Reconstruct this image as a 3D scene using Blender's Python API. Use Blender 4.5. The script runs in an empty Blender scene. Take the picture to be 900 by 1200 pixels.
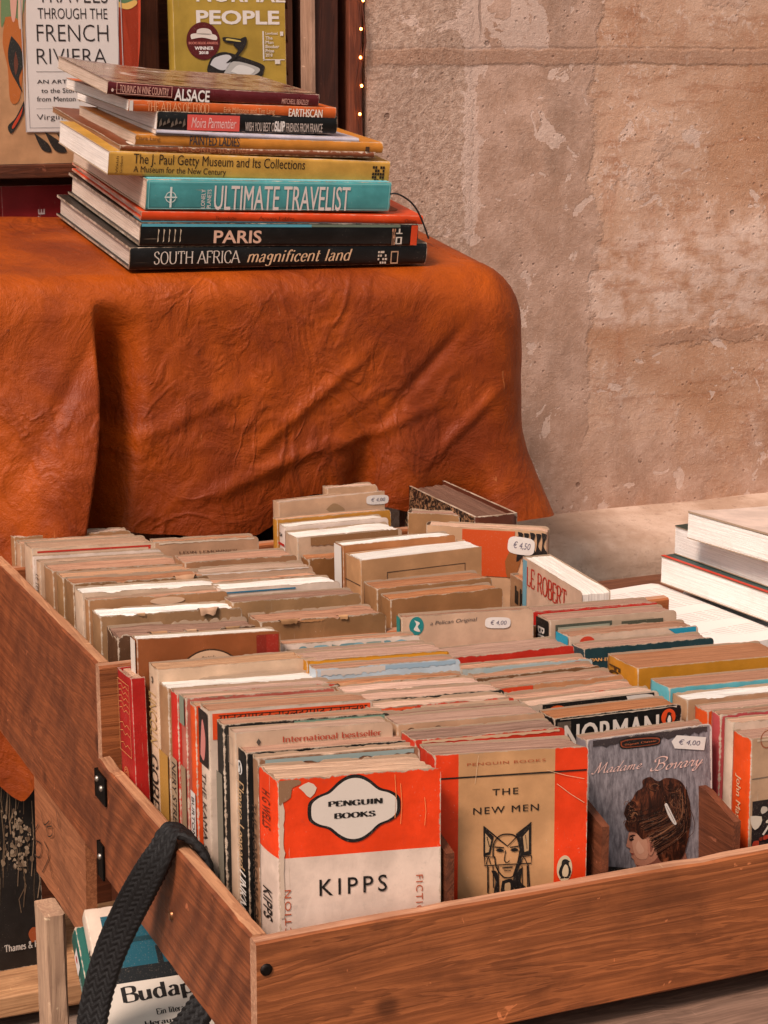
import bpy, math, random
from mathutils import Vector, Matrix, noise as mnoise
R = math.radians
random.seed(11)
SC = bpy.context.scene
COL = SC.collection
ZC = 1.45                                   # eye height of the photographer

# ------------------------------------------------------------------ camera
F, HOR, VPX, CX, CY = 2360.0, 60.0, -600.0, 450.0, 600.0
PITCH = math.atan((CY-HOR)/F)
YAW = math.atan((CX-VPX)/math.hypot(F, CY-HOR))
cam_d = bpy.data.cameras.new('camera'); cam = bpy.data.objects.new('camera', cam_d); COL.objects.link(cam)
cam_d.sensor_fit = 'VERTICAL'; cam_d.sensor_height = 36.0; cam_d.sensor_width = 27.0
cam_d.lens = 36.0*F/1200.0
cam_d.clip_start = .05; cam_d.clip_end = 500
cam.location = (0, 0, ZC)
cam.rotation_euler = (math.pi/2-PITCH, 0, -YAW)
SC.camera = cam
_sy, _cy, _sp, _cp = math.sin(YAW), math.cos(YAW), math.sin(PITCH), math.cos(PITCH)
FW = Vector((_sy*_cp, _cy*_cp, -_sp)); RT = Vector((_cy, -_sy, 0)); UPV = RT.cross(FW)

def ray(u, v): return FW*F + RT*(u-CX) - UPV*(v-CY)
def at_z(u, v, z): d = ray(u, v); d = d*(z/d.z); return Vector((d.x, d.y, d.z+ZC))     # z is measured from the eye
def at_y(u, v, y): d = ray(u, v); d = d*(y/d.y); return Vector((d.x, d.y, d.z+ZC))
def at_x(u, v, x): d = ray(u, v); d = d*(x/d.x); return Vector((d.x, d.y, d.z+ZC))
def at_plane(u, v, p, n):
    d = ray(u, v); o = Vector((0, 0, ZC)); return o + d*((p-o).dot(n)/d.dot(n))

# ------------------------------------------------------------------ world, sun, exposure
SUN_EL, SUN_AZ = 50.0, 236.0               # from the left of the photographer, veiled by thin cloud
w = bpy.data.worlds.new('World'); SC.world = w; w.use_nodes = True
wn = w.node_tree; wn.nodes.clear()
sky = wn.nodes.new('ShaderNodeTexSky'); sky.sky_type = 'NISHITA'; sky.sun_disc = False
sky.sun_elevation = R(SUN_EL); sky.sun_rotation = R(SUN_AZ); sky.dust_density = 4.0; sky.air_density = 1.0
hs = wn.nodes.new('ShaderNodeHueSaturation'); hs.inputs['Saturation'].default_value = .04
bg = wn.nodes.new('ShaderNodeBackground'); bg.inputs['Strength'].default_value = .05
wo = wn.nodes.new('ShaderNodeOutputWorld')
wn.links.new(sky.outputs[0], hs.inputs['Color']); wn.links.new(hs.outputs[0], bg.inputs['Color']); wn.links.new(bg.outputs[0], wo.inputs['Surface'])
sun_d = bpy.data.lights.new('sun', 'SUN'); sun_d.energy = 1.5; sun_d.angle = R(14); sun_d.color = (1.0, .79, .665)
sun = bpy.data.objects.new('sun', sun_d); COL.objects.link(sun)
_sd = Vector((math.sin(R(SUN_AZ))*math.cos(R(SUN_EL)), math.cos(R(SUN_AZ))*math.cos(R(SUN_EL)), math.sin(R(SUN_EL))))
sun.rotation_euler = _sd.to_track_quat('Z', 'Y').to_euler(); sun.location = (-1, -2, 5)
SC.view_settings.view_transform = 'Standard'; SC.view_settings.look = 'None'
SC.view_settings.exposure = 1.2; SC.view_settings.gamma = 1.0; SC.view_settings.use_curve_mapping = False

# ------------------------------------------------------------------ node helper
def hexc(h):
    h = h.lstrip('#'); c = [int(h[i:i+2], 16)/255 for i in (0, 2, 4)]
    return tuple((x/12.92 if x <= .04045 else ((x+.055)/1.055)**2.4) for x in c)
class NT:
    def __init__(s, name):
        s.m = bpy.data.materials.new(name); s.m.use_nodes = True; s.t = s.m.node_tree
        s.b = s.t.nodes['Principled BSDF']; s.tc = None
    def n(s, t): return s.t.nodes.new('ShaderNode'+t)
    def put(s, sock, v):
        if isinstance(v, bpy.types.NodeSocket): s.t.links.new(v, sock)
        elif isinstance(v, (tuple, list)) and len(v) == 3 and sock.type == 'RGBA': sock.default_value = (*v, 1)
        else: sock.default_value = v
    def obj(s):
        if not s.tc: s.tc = s.n('TexCoord')
        return s.tc.outputs['Object']
    def map(s, scale=(1, 1, 1), loc=(0, 0, 0), rot=(0, 0, 0), vec=None):
        m = s.n('Mapping'); s.put(m.inputs['Vector'], vec or s.obj()); m.inputs['Scale'].default_value = scale
        m.inputs['Location'].default_value = loc; m.inputs['Rotation'].default_value = rot; return m.outputs[0]
    def noise(s, vec, scale=5, detail=4, rough=.55, dist=0):
        m = s.n('TexNoise'); s.put(m.inputs['Vector'], vec); m.inputs['Scale'].default_value = scale
        m.inputs['Detail'].default_value = detail; m.inputs['Roughness'].default_value = rough; m.inputs['Distortion'].default_value = dist
        return m.outputs[0]
    def voro(s, vec, scale=5, feat='F1', out='Distance'):
        m = s.n('TexVoronoi'); m.feature = feat; s.put(m.inputs['Vector'], vec); m.inputs['Scale'].default_value = scale; return m.outputs[out]
    def math(s, op, a, b=0.0, clamp=False):
        m = s.n('Math'); m.operation = op; m.use_clamp = clamp; s.put(m.inputs[0], a); s.put(m.inputs[1], b); return m.outputs[0]
    def step(s, v, a, b):                    # smooth step of v between a and b (a > b inverts)
        m = s.n('MapRange'); m.interpolation_type = 'SMOOTHSTEP'; s.put(m.inputs[0], v)
        m.inputs[1].default_value = min(a, b); m.inputs[2].default_value = max(a, b)
        m.inputs[3].default_value = 0 if a < b else 1; m.inputs[4].default_value = 1 if a < b else 0; return m.outputs[0]
    def mix(s, f, a, b, mode='MIX'):
        m = s.n('MixRGB'); m.blend_type = mode; s.put(m.inputs[0], f); s.put(m.inputs[1], a); s.put(m.inputs[2], b); return m.outputs[0]
    def ramp(s, f, stops):
        m = s.n('ValToRGB'); s.put(m.inputs[0], f); e = m.color_ramp.elements
        while len(e) < len(stops): e.new(.5)
        for k, (p, c) in enumerate(stops): e[k].position = p; e[k].color = (*c, 1)
        return m.outputs[0]
    def xyz(s, vec=None):
        m = s.n('SeparateXYZ'); s.put(m.inputs[0], vec or s.obj()); return m.outputs
    def attr(s, name):
        m = s.n('Attribute'); m.attribute_name = name; return m.outputs['Fac']
    def rnd(s): return s.n('ObjectInfo').outputs['Random']
    def bump(s, h, strength=.3, dist=.002, prev=None):
        m = s.n('Bump'); m.inputs['Strength'].default_value = strength; m.inputs['Distance'].default_value = dist
        s.put(m.inputs['Height'], h)
        if prev: s.put(m.inputs['Normal'], prev)
        return m.outputs[0]
    def done(s, col, rough=.6, normal=None, spec=.4, sheen=0):
        s.put(s.b.inputs['Base Color'], col); s.put(s.b.inputs['Roughness'], rough); s.b.inputs['Specular IOR Level'].default_value = spec
        if normal: s.put(s.b.inputs['Normal'], normal)
        return s.m
_M = {}
def cached(fn):
    def g(*a):
        k = (fn.__name__,)+a
        if k not in _M: _M[k] = fn(*a)
        return _M[k]
    return g

@cached
def ink(c, rough=.55):
    t = NT('print_ink'); a = hexc(c)
    f = t.noise(t.map((1, 1, 1)), 900, 3, .7); f2 = t.noise(t.map(), 60, 4, .6)
    k = t.math('MULTIPLY', t.step(f, .58, .72), .25)
    c1 = t.mix(t.math('MULTIPLY', f2, .35), a, tuple(x*.72 for x in a))
    c1 = t.mix(k, c1, (.5, .38, .28))
    return t.done(c1, rough, None, .3)

@cached
def plain(c, rough=.6, spec=.3):
    t = NT('plain_paint'); a = hexc(c)
    c1 = t.mix(t.noise(t.map(), 40, 5, .6), tuple(x*.8 for x in a), tuple(min(1, x*1.15) for x in a))
    return t.done(c1, rough, t.bump(t.noise(t.map(), 300, 3), .15, .001), spec)

@cached
def cover(c, wear=.6, rough=.5, spec=.35):
    """printed card cover; 'edge' = distance in metres to the nearest rim or fold"""
    t = NT('cover_card'); a = hexc(c)
    if a[0] > a[1] > a[2] and a[0] < a[2]*4 and a[0] > .12: a = (min(1, a[0]*1.06), a[1]*.92, a[2]*.84)
    ed = t.attr('edge')
    n1 = t.noise(t.map(), 160, 5, .7); n2 = t.noise(t.map(), 28, 5, .6); n3 = t.noise(t.map(), 700, 2, .6)
    # faded, blotchy print
    col = t.mix(t.step(n2, .35, .7), tuple(x*.80 for x in a), tuple(min(1, x*1.08+.004) for x in a))
    col = t.mix(t.math('MULTIPLY', t.step(n1, .56, .75), .12+.25*wear), col, tuple(x*.55+.02 for x in a))
    # rubbed white rim
    thr = t.math('MULTIPLY', t.math('SUBTRACT', n1, .40), .0062*wear)
    rub = t.step(t.math('SUBTRACT', thr, ed), -.0004, .0005)
    # scuffs and scratches in the open area
    scr = t.step(t.noise(t.map((1, 1, .06), rot=(0, .5, .2)), 420, 2, .5), .74-.03*wear, .78)
    scf = t.math('MULTIPLY', t.math('MAXIMUM', scr, t.math('MULTIPLY', t.step(n3, .66, .74), t.step(n2, .5, .6))), .25+.5*wear)
    f = t.math('MAXIMUM', rub, scf, True)
    paper = t.mix(t.step(n2, .35, .65), (.30, .20, .13), (.60, .47, .36))
    col = t.mix(f, col, paper)
    nb = t.bump(t.math('ADD', n2, t.math('MULTIPLY', n1, .4)), .12+.16*wear, .0015)
    nb = t.bump(t.noise(t.map((1, 1, .3), rot=(.3, .2, .6)), 45, 3, .7, 1.5), .10*wear, .003, nb)
    return t.done(col, t.math('ADD', t.math('MULTIPLY', n1, .2), rough-.1), nb, spec)

@cached
def pages(c, rag=.5):
    """edge of a block of leaves: local y runs through the thickness"""
    t = NT('page_edges'); a = hexc(c)
    if rag > .3: a = (min(1, a[0]*1.06), a[1]*.92, a[2]*.86)
    s1 = t.noise(t.map((14, 2600, 14)), 1, 3, .8); s2 = t.noise(t.map((5, 800, 5)), 1, 4, .75); n2 = t.noise(t.map(), 30, 5, .65); n3 = t.noise(t.map(), 240, 4, .7)
    col = t.mix(t.step(s1, .3, .72), tuple(x*(.56 if rag > .4 else .78 if rag > .1 else .90) for x in a), tuple(min(1, x*1.32) for x in a))
    col = t.mix(t.math('MULTIPLY', t.step(s2, .52, .63), min(.9, .08+.85*rag)), col, (a[0]*.45, a[1]*.36, a[2]*.28))
    col = t.mix(t.math('MULTIPLY', t.step(n2, .45, .7), .2+.25*rag), col, (a[0]*.76, a[1]*.62, a[2]*.50))
    col = t.mix(t.math('MULTIPLY', t.step(n3, .62, .74), .3*rag), col, (a[0]*.5, a[1]*.35, a[2]*.25))
    hv = t.n('HueSaturation'); r_ = t.rnd(); t.put(hv.inputs['Color'], col); t.put(hv.inputs['Value'], t.math('ADD', t.math('MULTIPLY', r_, .42*min(1, .3+rag)), 1-.24*min(1, .3+rag))); t.put(hv.inputs['Saturation'], t.math('ADD', t.math('MULTIPLY', t.math('FRACT', t.math('MULTIPLY', r_, 17.3)), .32), .70)); col = hv.outputs[0]
    h = t.math('ADD', s1, t.math('MULTIPLY', s2, 1.6))
    return t.done(col, .85, t.bump(h, .45, .0012), .15)

@cached
def wood(c1, c2, axis='x', rough=.55, scale=1.0, streaks=0):
    """sawn board: grain runs along the named axis"""
    t = NT('sawn_wood'); a, b = hexc(c1), hexc(c2)
    st = {'x': (1.2, 16, 16), 'y': (16, 1.2, 16), 'z': (16, 16, 1.2)}[axis]
    fine = {'x': (5, 480, 480), 'y': (480, 5, 480), 'z': (480, 480, 5)}[axis]
    off = t.n('VectorMath'); off.operation = 'ADD'; t.put(off.inputs[0], t.obj())
    cb = t.n('CombineXYZ'); rr = t.rnd()
    for k in range(3): t.put(cb.inputs[k], t.math('MULTIPLY', rr, 7.3*(k+1)))
    t.put(off.inputs[1], cb.outputs[0]); v = off.outputs[0]
    g = t.noise(t.map(tuple(x*scale for x in st), vec=v), 1.6, 5, .6, 1.2)
    rings = t.math('FRACT', t.math('MULTIPLY', g, 9.0))
    rings = t.math('MULTIPLY', t.step(rings, .0, .75), t.step(rings, 1.0, .86))
    fi = t.noise(t.map(tuple(x*.9 for x in fine), vec=v), 1, 4, .7)
    blot = t.noise(t.map((1, 1, 1), vec=v), 14, 5, .6)
    col = t.mix(t.math('MULTIPLY', rings, .42), a, b)
    col = t.mix(t.math('MULTIPLY', t.step(fi, .56, .40), .24), col, tuple(x*.5 for x in b)); col = t.mix(t.math('MULTIPLY', t.step(fi, .60, .74), .22), col, tuple(min(1, x*1.6) for x in a))
    col = t.mix(t.math('MULTIPLY', t.step(blot, .44, .72), .45), col, tuple(x*.5 for x in b))
    kn = t.voro(t.map((1, 1, 1), vec=v), 9.0); col = t.mix(t.math('MULTIPLY', t.step(kn, .10, .03), .6), col, tuple(x*.25 for x in b))
    gr2 = t.noise(t.map(vec=v), 75, 5, .7); col = t.mix(t.math('MULTIPLY', t.step(gr2, .56, .70), .16), col, tuple(x*.4 for x in b))
    # bright scratches and dents
    scr = t.step(t.noise(t.map((40, 6, 40) if axis != 'y' else (6, 40, 40), rot=(.4, .3, .5), vec=v), 2.2, 3, .5, .8), .70, .735)
    col = t.mix(t.math('MULTIPLY', scr, .45), col, tuple(min(1, x*2.3+.03) for x in a))
    hgt = t.math('ADD', t.math('MULTIPLY', fi, .8), t.math('MULTIPLY', rings, .35))
    if streaks:                                   # slanting soft dark bands across the board
        sx = t.xyz()
        ph = t.math('ADD', t.math('MULTIPLY', sx[1], 34.0), t.math('MULTIPLY', sx[2], 22.0))
        ph = t.math('ADD', ph, t.math('MULTIPLY', t.noise(t.map(), 7, 2, .4), 2.2))
        band = t.math('FRACT', ph); band = t.math('MULTIPLY', t.step(band, .20, .6), t.step(band, 1.0, .7))
        band = t.math('MULTIPLY', band, t.step(blot, .25, .5))
        col = t.mix(t.math('MULTIPLY', band, .5*streaks), col, tuple(x*.34 for x in b))
    # grime toward handled rims is left to 'edge' when present
    return t.done(col, t.math('ADD', t.math('MULTIPLY', blot, .25), rough-.12), t.bump(hgt, .35, .0012), .35)

@cached
def metal(c, rough=.45):
    t = NT('dark_metal'); a = hexc(c); n1 = t.noise(t.map(), 120, 5, .7)
    t.b.inputs['Metallic'].default_value = .8
    return t.done(t.mix(n1, tuple(x*.6 for x in a), a), t.math('ADD', t.math('MULTIPLY', n1, .3), rough-.1), t.bump(n1, .2, .0008))

# ------------------------------------------------------------------ objects
def tag(o, label=None, cat=None, group=None, kind=None):
    if label: o['label'] = label
    if cat: o['category'] = cat
    if group: o['group'] = group
    if kind: o['kind'] = kind
    return o
def thing(name, label, cat, loc=(0, 0, 0), rotz=0, group=None):
    o = bpy.data.objects.new(name, None); COL.objects.link(o); o.empty_display_size = .05
    o.location = loc; o.rotation_euler = (0, 0, rotz); return tag(o, label, cat, group)

class MB:
    def __init__(s): s.v = []; s.f = []; s.m = []; s.mi = []; s.e = []; s.sm = []
    def mat(s, m):
        if m not in s.m: s.m.append(m)
        return s.m.index(m)
    def add(s, vs, fs, m, edge=None, smooth=False):
        b = len(s.v); s.v += [tuple(x) for x in vs]; k = s.mat(m)
        s.f += [[i+b for i in f] for f in fs]; s.mi += [k]*len(fs); s.sm += [smooth]*len(fs)
        s.e += list(edge) if edge is not None else [.05]*len(vs)
    def grid(s, P, m, edge=None, smooth=True, flip=False, mfn=None):
        r, c = len(P), len(P[0]); b = len(s.v)
        for i in range(r):
            for j in range(c):
                s.v.append(tuple(P[i][j])); s.e.append(edge[i][j] if edge else .05)
        for i in range(r-1):
            for j in range(c-1):
                q = [b+i*c+j, b+i*c+j+1, b+(i+1)*c+j+1, b+(i+1)*c+j]
                s.f.append(q[::-1] if flip else q); s.mi.append(s.mat(mfn(i, j) if mfn else m)); s.sm.append(smooth)
    def box(s, x0, x1, y0, y1, z0, z1, m, ch=0.0):
        if ch <= 0:
            vs = [(x, y, z) for x in (x0, x1) for y in (y0, y1) for z in (z0, z1)]
            s.add(vs, [(0, 1, 3, 2), (4, 6, 7, 5), (0, 4, 5, 1), (2, 3, 7, 6), (0, 2, 6, 4), (1, 5, 7, 3)], m); return
        import bmesh
        bm = bmesh.new(); bmesh.ops.create_cube(bm, size=1)
        for v in bm.verts: v.co = ((x0+x1)/2+v.co.x*(x1-x0), (y0+y1)/2+v.co.y*(y1-y0), (z0+z1)/2+v.co.z*(z1-z0))
        bmesh.ops.bevel(bm, geom=bm.edges[:], offset=ch, segments=2, affect='EDGES', profile=.6)
        s.add([v.co[:] for v in bm.verts], [[v.index for v in f.verts] for f in bm.faces], m); bm.free()
    def tube(s, pts, r, m, seg=8, cap=True):
        rings = []; n = len(pts)
        for i, p in enumerate(pts):
            p = Vector(p); a = Vector(pts[max(0, i-1)]); b = Vector(pts[min(n-1, i+1)]); t = (b-a).normalized()
            u = t.cross(Vector((.13, .27, .95)) if abs(t.z) < .9 else Vector((1, .1, 0))).normalized(); w_ = t.cross(u)
            rr = r[i] if isinstance(r, (list, tuple)) else r
            rings.append([p+u*rr*math.cos(2*math.pi*k/seg)+w_*rr*math.sin(2*math.pi*k/seg) for k in range(seg+1)])
        s.grid(rings, m)
        if cap:
            for rg, fl in ((rings[0], 0), (rings[-1], 1)):
                s.add(rg[:seg], [list(range(seg))[::-1] if fl else list(range(seg))], m)
    def build(s, name, parent=None, loc=None):
        me = bpy.data.meshes.new(name); me.from_pydata(s.v, [], s.f)
        for m in s.m: me.materials.append(m)
        me.polygons.foreach_set('material_index', s.mi); me.polygons.foreach_set('use_smooth', s.sm)
        a = me.attributes.new('edge', 'FLOAT', 'POINT'); a.data.foreach_set('value', s.e)
        me.update()
        o = bpy.data.objects.new(name, me); COL.objects.link(o)
        if parent: o.parent = parent
        if loc: o.location = loc
        return o

# ------------------------------------------------------------------ lettering
_T = {}
def text2d(s, bold=0.0, shear=0.0, spacing=1.0):
    k = (s, bold, shear, spacing)
    if k in _T: return _T[k]
    if bold > 0 and any(c in s for c in 'MNW'):
        vs, fs = text2d(s, 0.0, shear, spacing); n = len(vs)
        _T[k] = (vs+[(x+bold*1.6, y, 2.0) for x, y, z in vs], fs+[[i+n for i in f] for f in fs]); return _T[k]
    c = bpy.data.curves.new('t', 'FONT'); c.body = s; c.offset = bold; c.shear = shear; c.space_character = spacing; c.resolution_u = 3
    o = bpy.data.objects.new('t', c); COL.objects.link(o)
    dg = bpy.context.evaluated_depsgraph_get(); me = bpy.data.meshes.new_from_object(o.evaluated_get(dg))
    r = ([(v.co.x, v.co.y, 0.0) for v in me.vertices], [list(p.vertices) for p in me.polygons])
    bpy.data.objects.remove(o); bpy.data.curves.remove(c); bpy.data.meshes.remove(me)
    _T[k] = r; return r
G = {  # serif skeletons: width, strokes; ~ marks a smooth stroke
'A': (9, '0,0 4.5,10|4.5,10 9,0|1.9,3.6 7.1,3.6'), 'B': (7.6, '1.2,0 1.2,10|~1.2,10 4.5,10 6.4,9 6.2,6.3 4,5.3 1.2,5.3|~1.2,5.3 4.8,5.2 7,4 6.8,1 4.8,0 1.2,0'),
'C': (8, '~7.6,7.4 6.6,9.4 4.6,10 1.8,8.8 .7,5 1.8,1.2 4.6,0 6.8,.8 7.7,2.6'), 'D': (8.8, '1.2,0 1.2,10|~1.2,10 4.6,10 7.4,8.6 8.1,5 7.4,1.4 4.6,0 1.2,0'),
'E': (7.2, '1.2,0 1.2,10|1.2,10 6.3,10 6.5,8|1.2,5.2 5.2,5.2|1.2,0 6.5,0 6.8,2.2'), 'F': (6.8, '1.2,0 1.2,10|1.2,10 6.3,10 6.5,8|1.2,5.2 5.2,5.2'),
'G': (8.8, '~7.6,7.4 6.6,9.4 4.6,10 1.8,8.8 .7,5 1.8,1.2 4.6,0 6.8,.6 7.5,1.6|7.5,4.4 7.5,0|5.6,4.4 8.3,4.4'), 'H': (9, '1.2,0 1.2,10|7.8,0 7.8,10|1.2,5.2 7.8,5.2'),
'I': (3.2, '1.6,0 1.6,10'), 'J': (5, '~3.6,10 3.6,2 2.6,.2 .8,0'), 'K': (8.4, '1.2,0 1.2,10|7.4,10 1.4,4.6|3.2,6 8,0'), 'L': (6.8, '1.2,0 1.2,10|1.2,0 6.2,0 6.5,2.6'),
'M': (10.6, '1.2,0 1.2,10|1.2,10 5.3,1|5.3,1 9.4,10|9.4,10 9.4,0'), 'N': (9.2, '1.2,0 1.2,10|1.2,10 8,0|8,0 8,10'), 'O': (9, '~4.5,10 1.8,8.7 .7,5 1.8,1.3 4.5,0 7.2,1.3 8.3,5 7.2,8.7 4.5,10'),
'P': (7.2, '1.2,0 1.2,10|~1.2,10 4.6,10 6.7,8.8 6.6,6.1 4.6,4.8 1.2,4.8'), 'Q': (9, '~4.5,10 1.8,8.7 .7,5 1.8,1.3 4.5,0 7.2,1.3 8.3,5 7.2,8.7 4.5,10|5,2 8.5,-2'),
'R': (8.4, '1.2,0 1.2,10|~1.2,10 4.6,10 6.7,8.9 6.6,6.4 4.6,5.2 1.2,5.2|4.2,5.2 8,0'), 'S': (6.8, '~5.8,8 4.8,9.7 3.2,10 1.3,9 1.2,7 3.3,5.4 5.6,4 5.8,1.6 4.4,.2 2.8,0 1.3,.6 .8,2.2'),
'T': (8, '4,0 4,10|.5,8 .6,10 7.4,10 7.5,8'), 'U': (9, '~1.2,10 1.2,3 2.4,.6 4.5,0 6.6,.6 7.8,3 7.8,10'), 'V': (9, '0,10 4.5,0|4.5,0 9,10'),
'W': (12.4, '0,10 3.2,0|3.2,0 6.2,9.6|6.2,9.6 9.2,0|9.2,0 12.4,10'), 'X': (8.6, '.4,10 8.2,0|.4,0 8.2,10'), 'Y': (8.4, '0,10 4.2,5|8.4,10 4.2,5|4.2,5 4.2,0'), 'Z': (7.6, '.8,8 1,10 6.8,10|6.8,10 .8,0|.8,0 6.9,0 7.1,2.2'),
'a': (6, '~1.2,5.4 2.6,6.6 4.2,6 4.5,4.4 4.5,1 5.6,.2|~4.5,4 2.2,3.6 .8,2 1.6,.2 3.2,.3 4.5,1.6'), 'b': (6.4, '1,0 1,10|~1,5 3,6.6 5,5.8 5.6,3.3 5,.8 3,0 1,1'),
'c': (5.4, '~4.8,5 3.6,6.6 1.8,5.8 .7,3.3 1.6,.7 3.4,0 4.9,1.3'), 'd': (6.6, '5.2,10 5.2,0|~5.2,5.2 3.4,6.6 1.5,5.8 .7,3.3 1.5,.8 3.2,0 5.2,1.4'),
'e': (5.6, '~.9,3.6 4.9,3.8 4.4,5.9 2.9,6.6 1.4,5.7 .7,3.3 1.5,.8 3.2,0 5,1.4'), 'f': (4.2, '~4.4,9 3.4,10 2.2,9.2 1.9,7 1.9,0|.5,6.4 3.8,6.4'),
'g': (6, '~4.8,5.2 3,6.6 1.3,5.6 .9,4 1.7,2.6 3,2.3 4.4,3 4.8,5|~4.8,6.4 4.8,-1 4.2,-2.8 2.4,-3.2 .8,-2.3'), 'h': (6.8, '1.2,0 1.2,10|~1.2,4.8 3,6.6 4.8,6.2 5.4,4.4 5.4,0'),
'i': (2.8, '1.4,0 1.4,6.5|1.4,8.4 1.4,9.6'), 'j': (2.8, '~1.8,6.5 1.8,-1.5 .2,-3'), 'k': (6.2, '1.2,0 1.2,10|5.2,6.4 1.4,3|2.6,4 5.8,0'), 'l': (2.8, '1.4,0 1.4,10'),
'm': (10, '1.2,0 1.2,6.5|~1.2,4.8 2.8,6.6 4.4,6.2 5,4.4 5,0|~5,4.8 6.6,6.6 8.2,6.2 8.8,4.4 8.8,0'), 'n': (6.8, '1.2,0 1.2,6.5|~1.2,4.8 3,6.6 4.8,6.2 5.4,4.4 5.4,0'),
'o': (6.2, '~3.1,6.6 1.3,5.7 .7,3.3 1.3,.9 3.1,0 4.9,.9 5.5,3.3 4.9,5.7 3.1,6.6'), 'p': (6.4, '1,-3 1,6.5|~1,5 3,6.6 5,5.8 5.6,3.3 5,.8 3,0 1,1'), 'q': (6.4, '5.2,-3 5.2,6.5|~5.2,5.2 3.4,6.6 1.5,5.8 .7,3.3 1.5,.8 3.2,0 5.2,1.4'),
'r': (4.8, '1.2,0 1.2,6.5|~1.2,4.4 2.6,6.4 4.4,6.2'), 's': (4.8, '~4,5.4 2.6,6.6 1.1,5.8 1.4,4.2 3.4,2.8 4,1.2 2.6,0 1,.6 .7,1.4'), 't': (4, '~1.7,9 1.7,1.6 2.4,.1 3.8,.8|.4,6.4 3.6,6.4'),
'u': (6.8, '~1.2,6.4 1.2,2 2,.2 3.6,.2 5.3,1.8|5.3,6.5 5.3,0'), 'v': (6, '.2,6.5 3,0|3,0 5.8,6.5'), 'w': (8.8, '.2,6.5 2.4,0|2.4,0 4.4,6|4.4,6 6.4,0|6.4,0 8.6,6.5'), 'y': (6, '.2,6.5 3,0|~5.8,6.5 3,-.2 1.6,-3 .2,-2.8'),
'z': (5, '.6,6.4 4.4,6.4 .6,0 4.5,0'), 'x': (6, '.4,6.4 5.4,0|.4,0 5.4,6.4'), '.': (2.6, '1.2,.1 1.2,.9'), ' ': (4, ''), '-': (4, '.6,3.4 3.4,3.4'), '&': (8, '~7.6,4 5,.6 2.6,0 .9,1.6 1.6,4 4.6,6.6 4.8,9 3.3,10 2,8.8 2.6,6.8 7.6,0')}
def catmull(p, k=5):
    q = [p[0]]+p+[p[-1]]; out = []
    for i in range(1, len(q)-2):
        for j in range(k):
            t = j/k; a, b, c, d = q[i-1], q[i], q[i+1], q[i+2]
            out.append(tuple(.5*((2*b[n])+(-a[n]+c[n])*t+(2*a[n]-5*b[n]+4*c[n]-d[n])*t*t+(-a[n]+3*b[n]-3*c[n]+d[n])*t**3) for n in (0, 1)))
    return out+[p[-1]]
def ribbon(p, thick, thin, ang, out, lift):
    n = len(p); L = []; Rr = []
    for i in range(n):
        a, b = p[max(0, i-1)], p[min(n-1, i+1)]; dx, dy = b[0]-a[0], b[1]-a[1]; l = math.hypot(dx, dy) or 1; dx /= l; dy /= l
        h = .5*(thin+(thick-thin)*abs(math.sin(math.atan2(dy, dx)-ang))**1.4)
        L.append((p[i][0]-dy*h, p[i][1]+dx*h, lift)); Rr.append((p[i][0]+dy*h, p[i][1]-dx*h, lift))
    b = len(out[0]); out[0].extend(L+Rr); out[1].extend([[b+i, b+n+i, b+n+i+1, b+i+1] for i in range(n-1)])
def serif2d(s, thick=1.5, thin=.55, slab=1.3, shear=0.0, space=.6, ang=R(8), swash=None):
    k = ('s', s, thick, thin, slab, shear, space)
    if k in _T: return _T[k]
    out = ([], []); x = 0; lift = 0
    for ch in s:
        if ch not in G: ch = ' '
        wd, st = G[ch]
        for sk in [q for q in st.split('|') if q]:
            sm = sk[0] == '~'; p = [tuple(float(a) for a in c.split(',')) for c in sk.lstrip('~').split()]
            ends = (p[0], p[-1]) if not sm else (p[0], p[-1])
            if sm: p = catmull(p)
            lift += 1; ribbon([(x+a, b) for a, b in p], thick, thin, ang, out, lift)
            if slab > 0:
                for e, nb in ((p[0], p[1]), (p[-1], p[-2])):
                    dx, dy = e[0]-nb[0], e[1]-nb[1]
                    if abs(dy) > .75*math.hypot(dx, dy) and e[1] in (0.0, 10.0, 6.5, -3.0):
                        h = slab; lift += 1; yy = e[1]+(thin*.5 if e[1] <= 0 else -thin*.5)
                        x0 = x+e[0]-h; x1 = x+e[0]+h
                        if e[1] > 0 and ch.islower(): x1 = x+e[0]+thick*.4
                        b = len(out[0]); out[0].extend([(x0, yy-thin*.5, lift), (x1, yy-thin*.5, lift), (x1, yy+thin*.5, lift), (x0, yy+thin*.5, lift)]); out[1].append([b, b+1, b+2, b+3])
        x += wd+space
    if shear: out = ([(a+b*shear, b, c) for a, b, c in out[0]], out[1])
    _T[k] = out; return out
def fit(tm, x0, y0, x1, y1, slant=0.0):
    """scale flat lettering into the box; slant tilts the base line"""
    vs, fs = tm
    if not vs: return vs, fs
    a0, a1 = min(v[0] for v in vs), max(v[0] for v in vs); b0, b1 = min(v[1] for v in vs), max(v[1] for v in vs)
    sx = (x1-x0)/max(1e-6, a1-a0); sy = (y1-y0)/max(1e-6, b1-b0)
    return [(x0+(v[0]-a0)*sx, y0+(v[1]-b0)*sy+slant*(v[0]-a0)*sx, v[2]) for v in vs], fs
def poly(pts): return [(p[0], p[1], 0) for p in pts], [list(range(len(pts)))]
def rect(x0, y0, x1, y1): return poly([(x0, y0), (x1, y0), (x1, y1), (x0, y1)])
def ell(cx, cy, rx, ry, n=28): return poly([(cx+rx*math.cos(2*math.pi*k/n), cy+ry*math.sin(2*math.pi*k/n)) for k in range(n)])
def line(pts, wd):
    out = ([], []); ribbon(pts, wd, wd, 0, out, 0); return out
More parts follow.
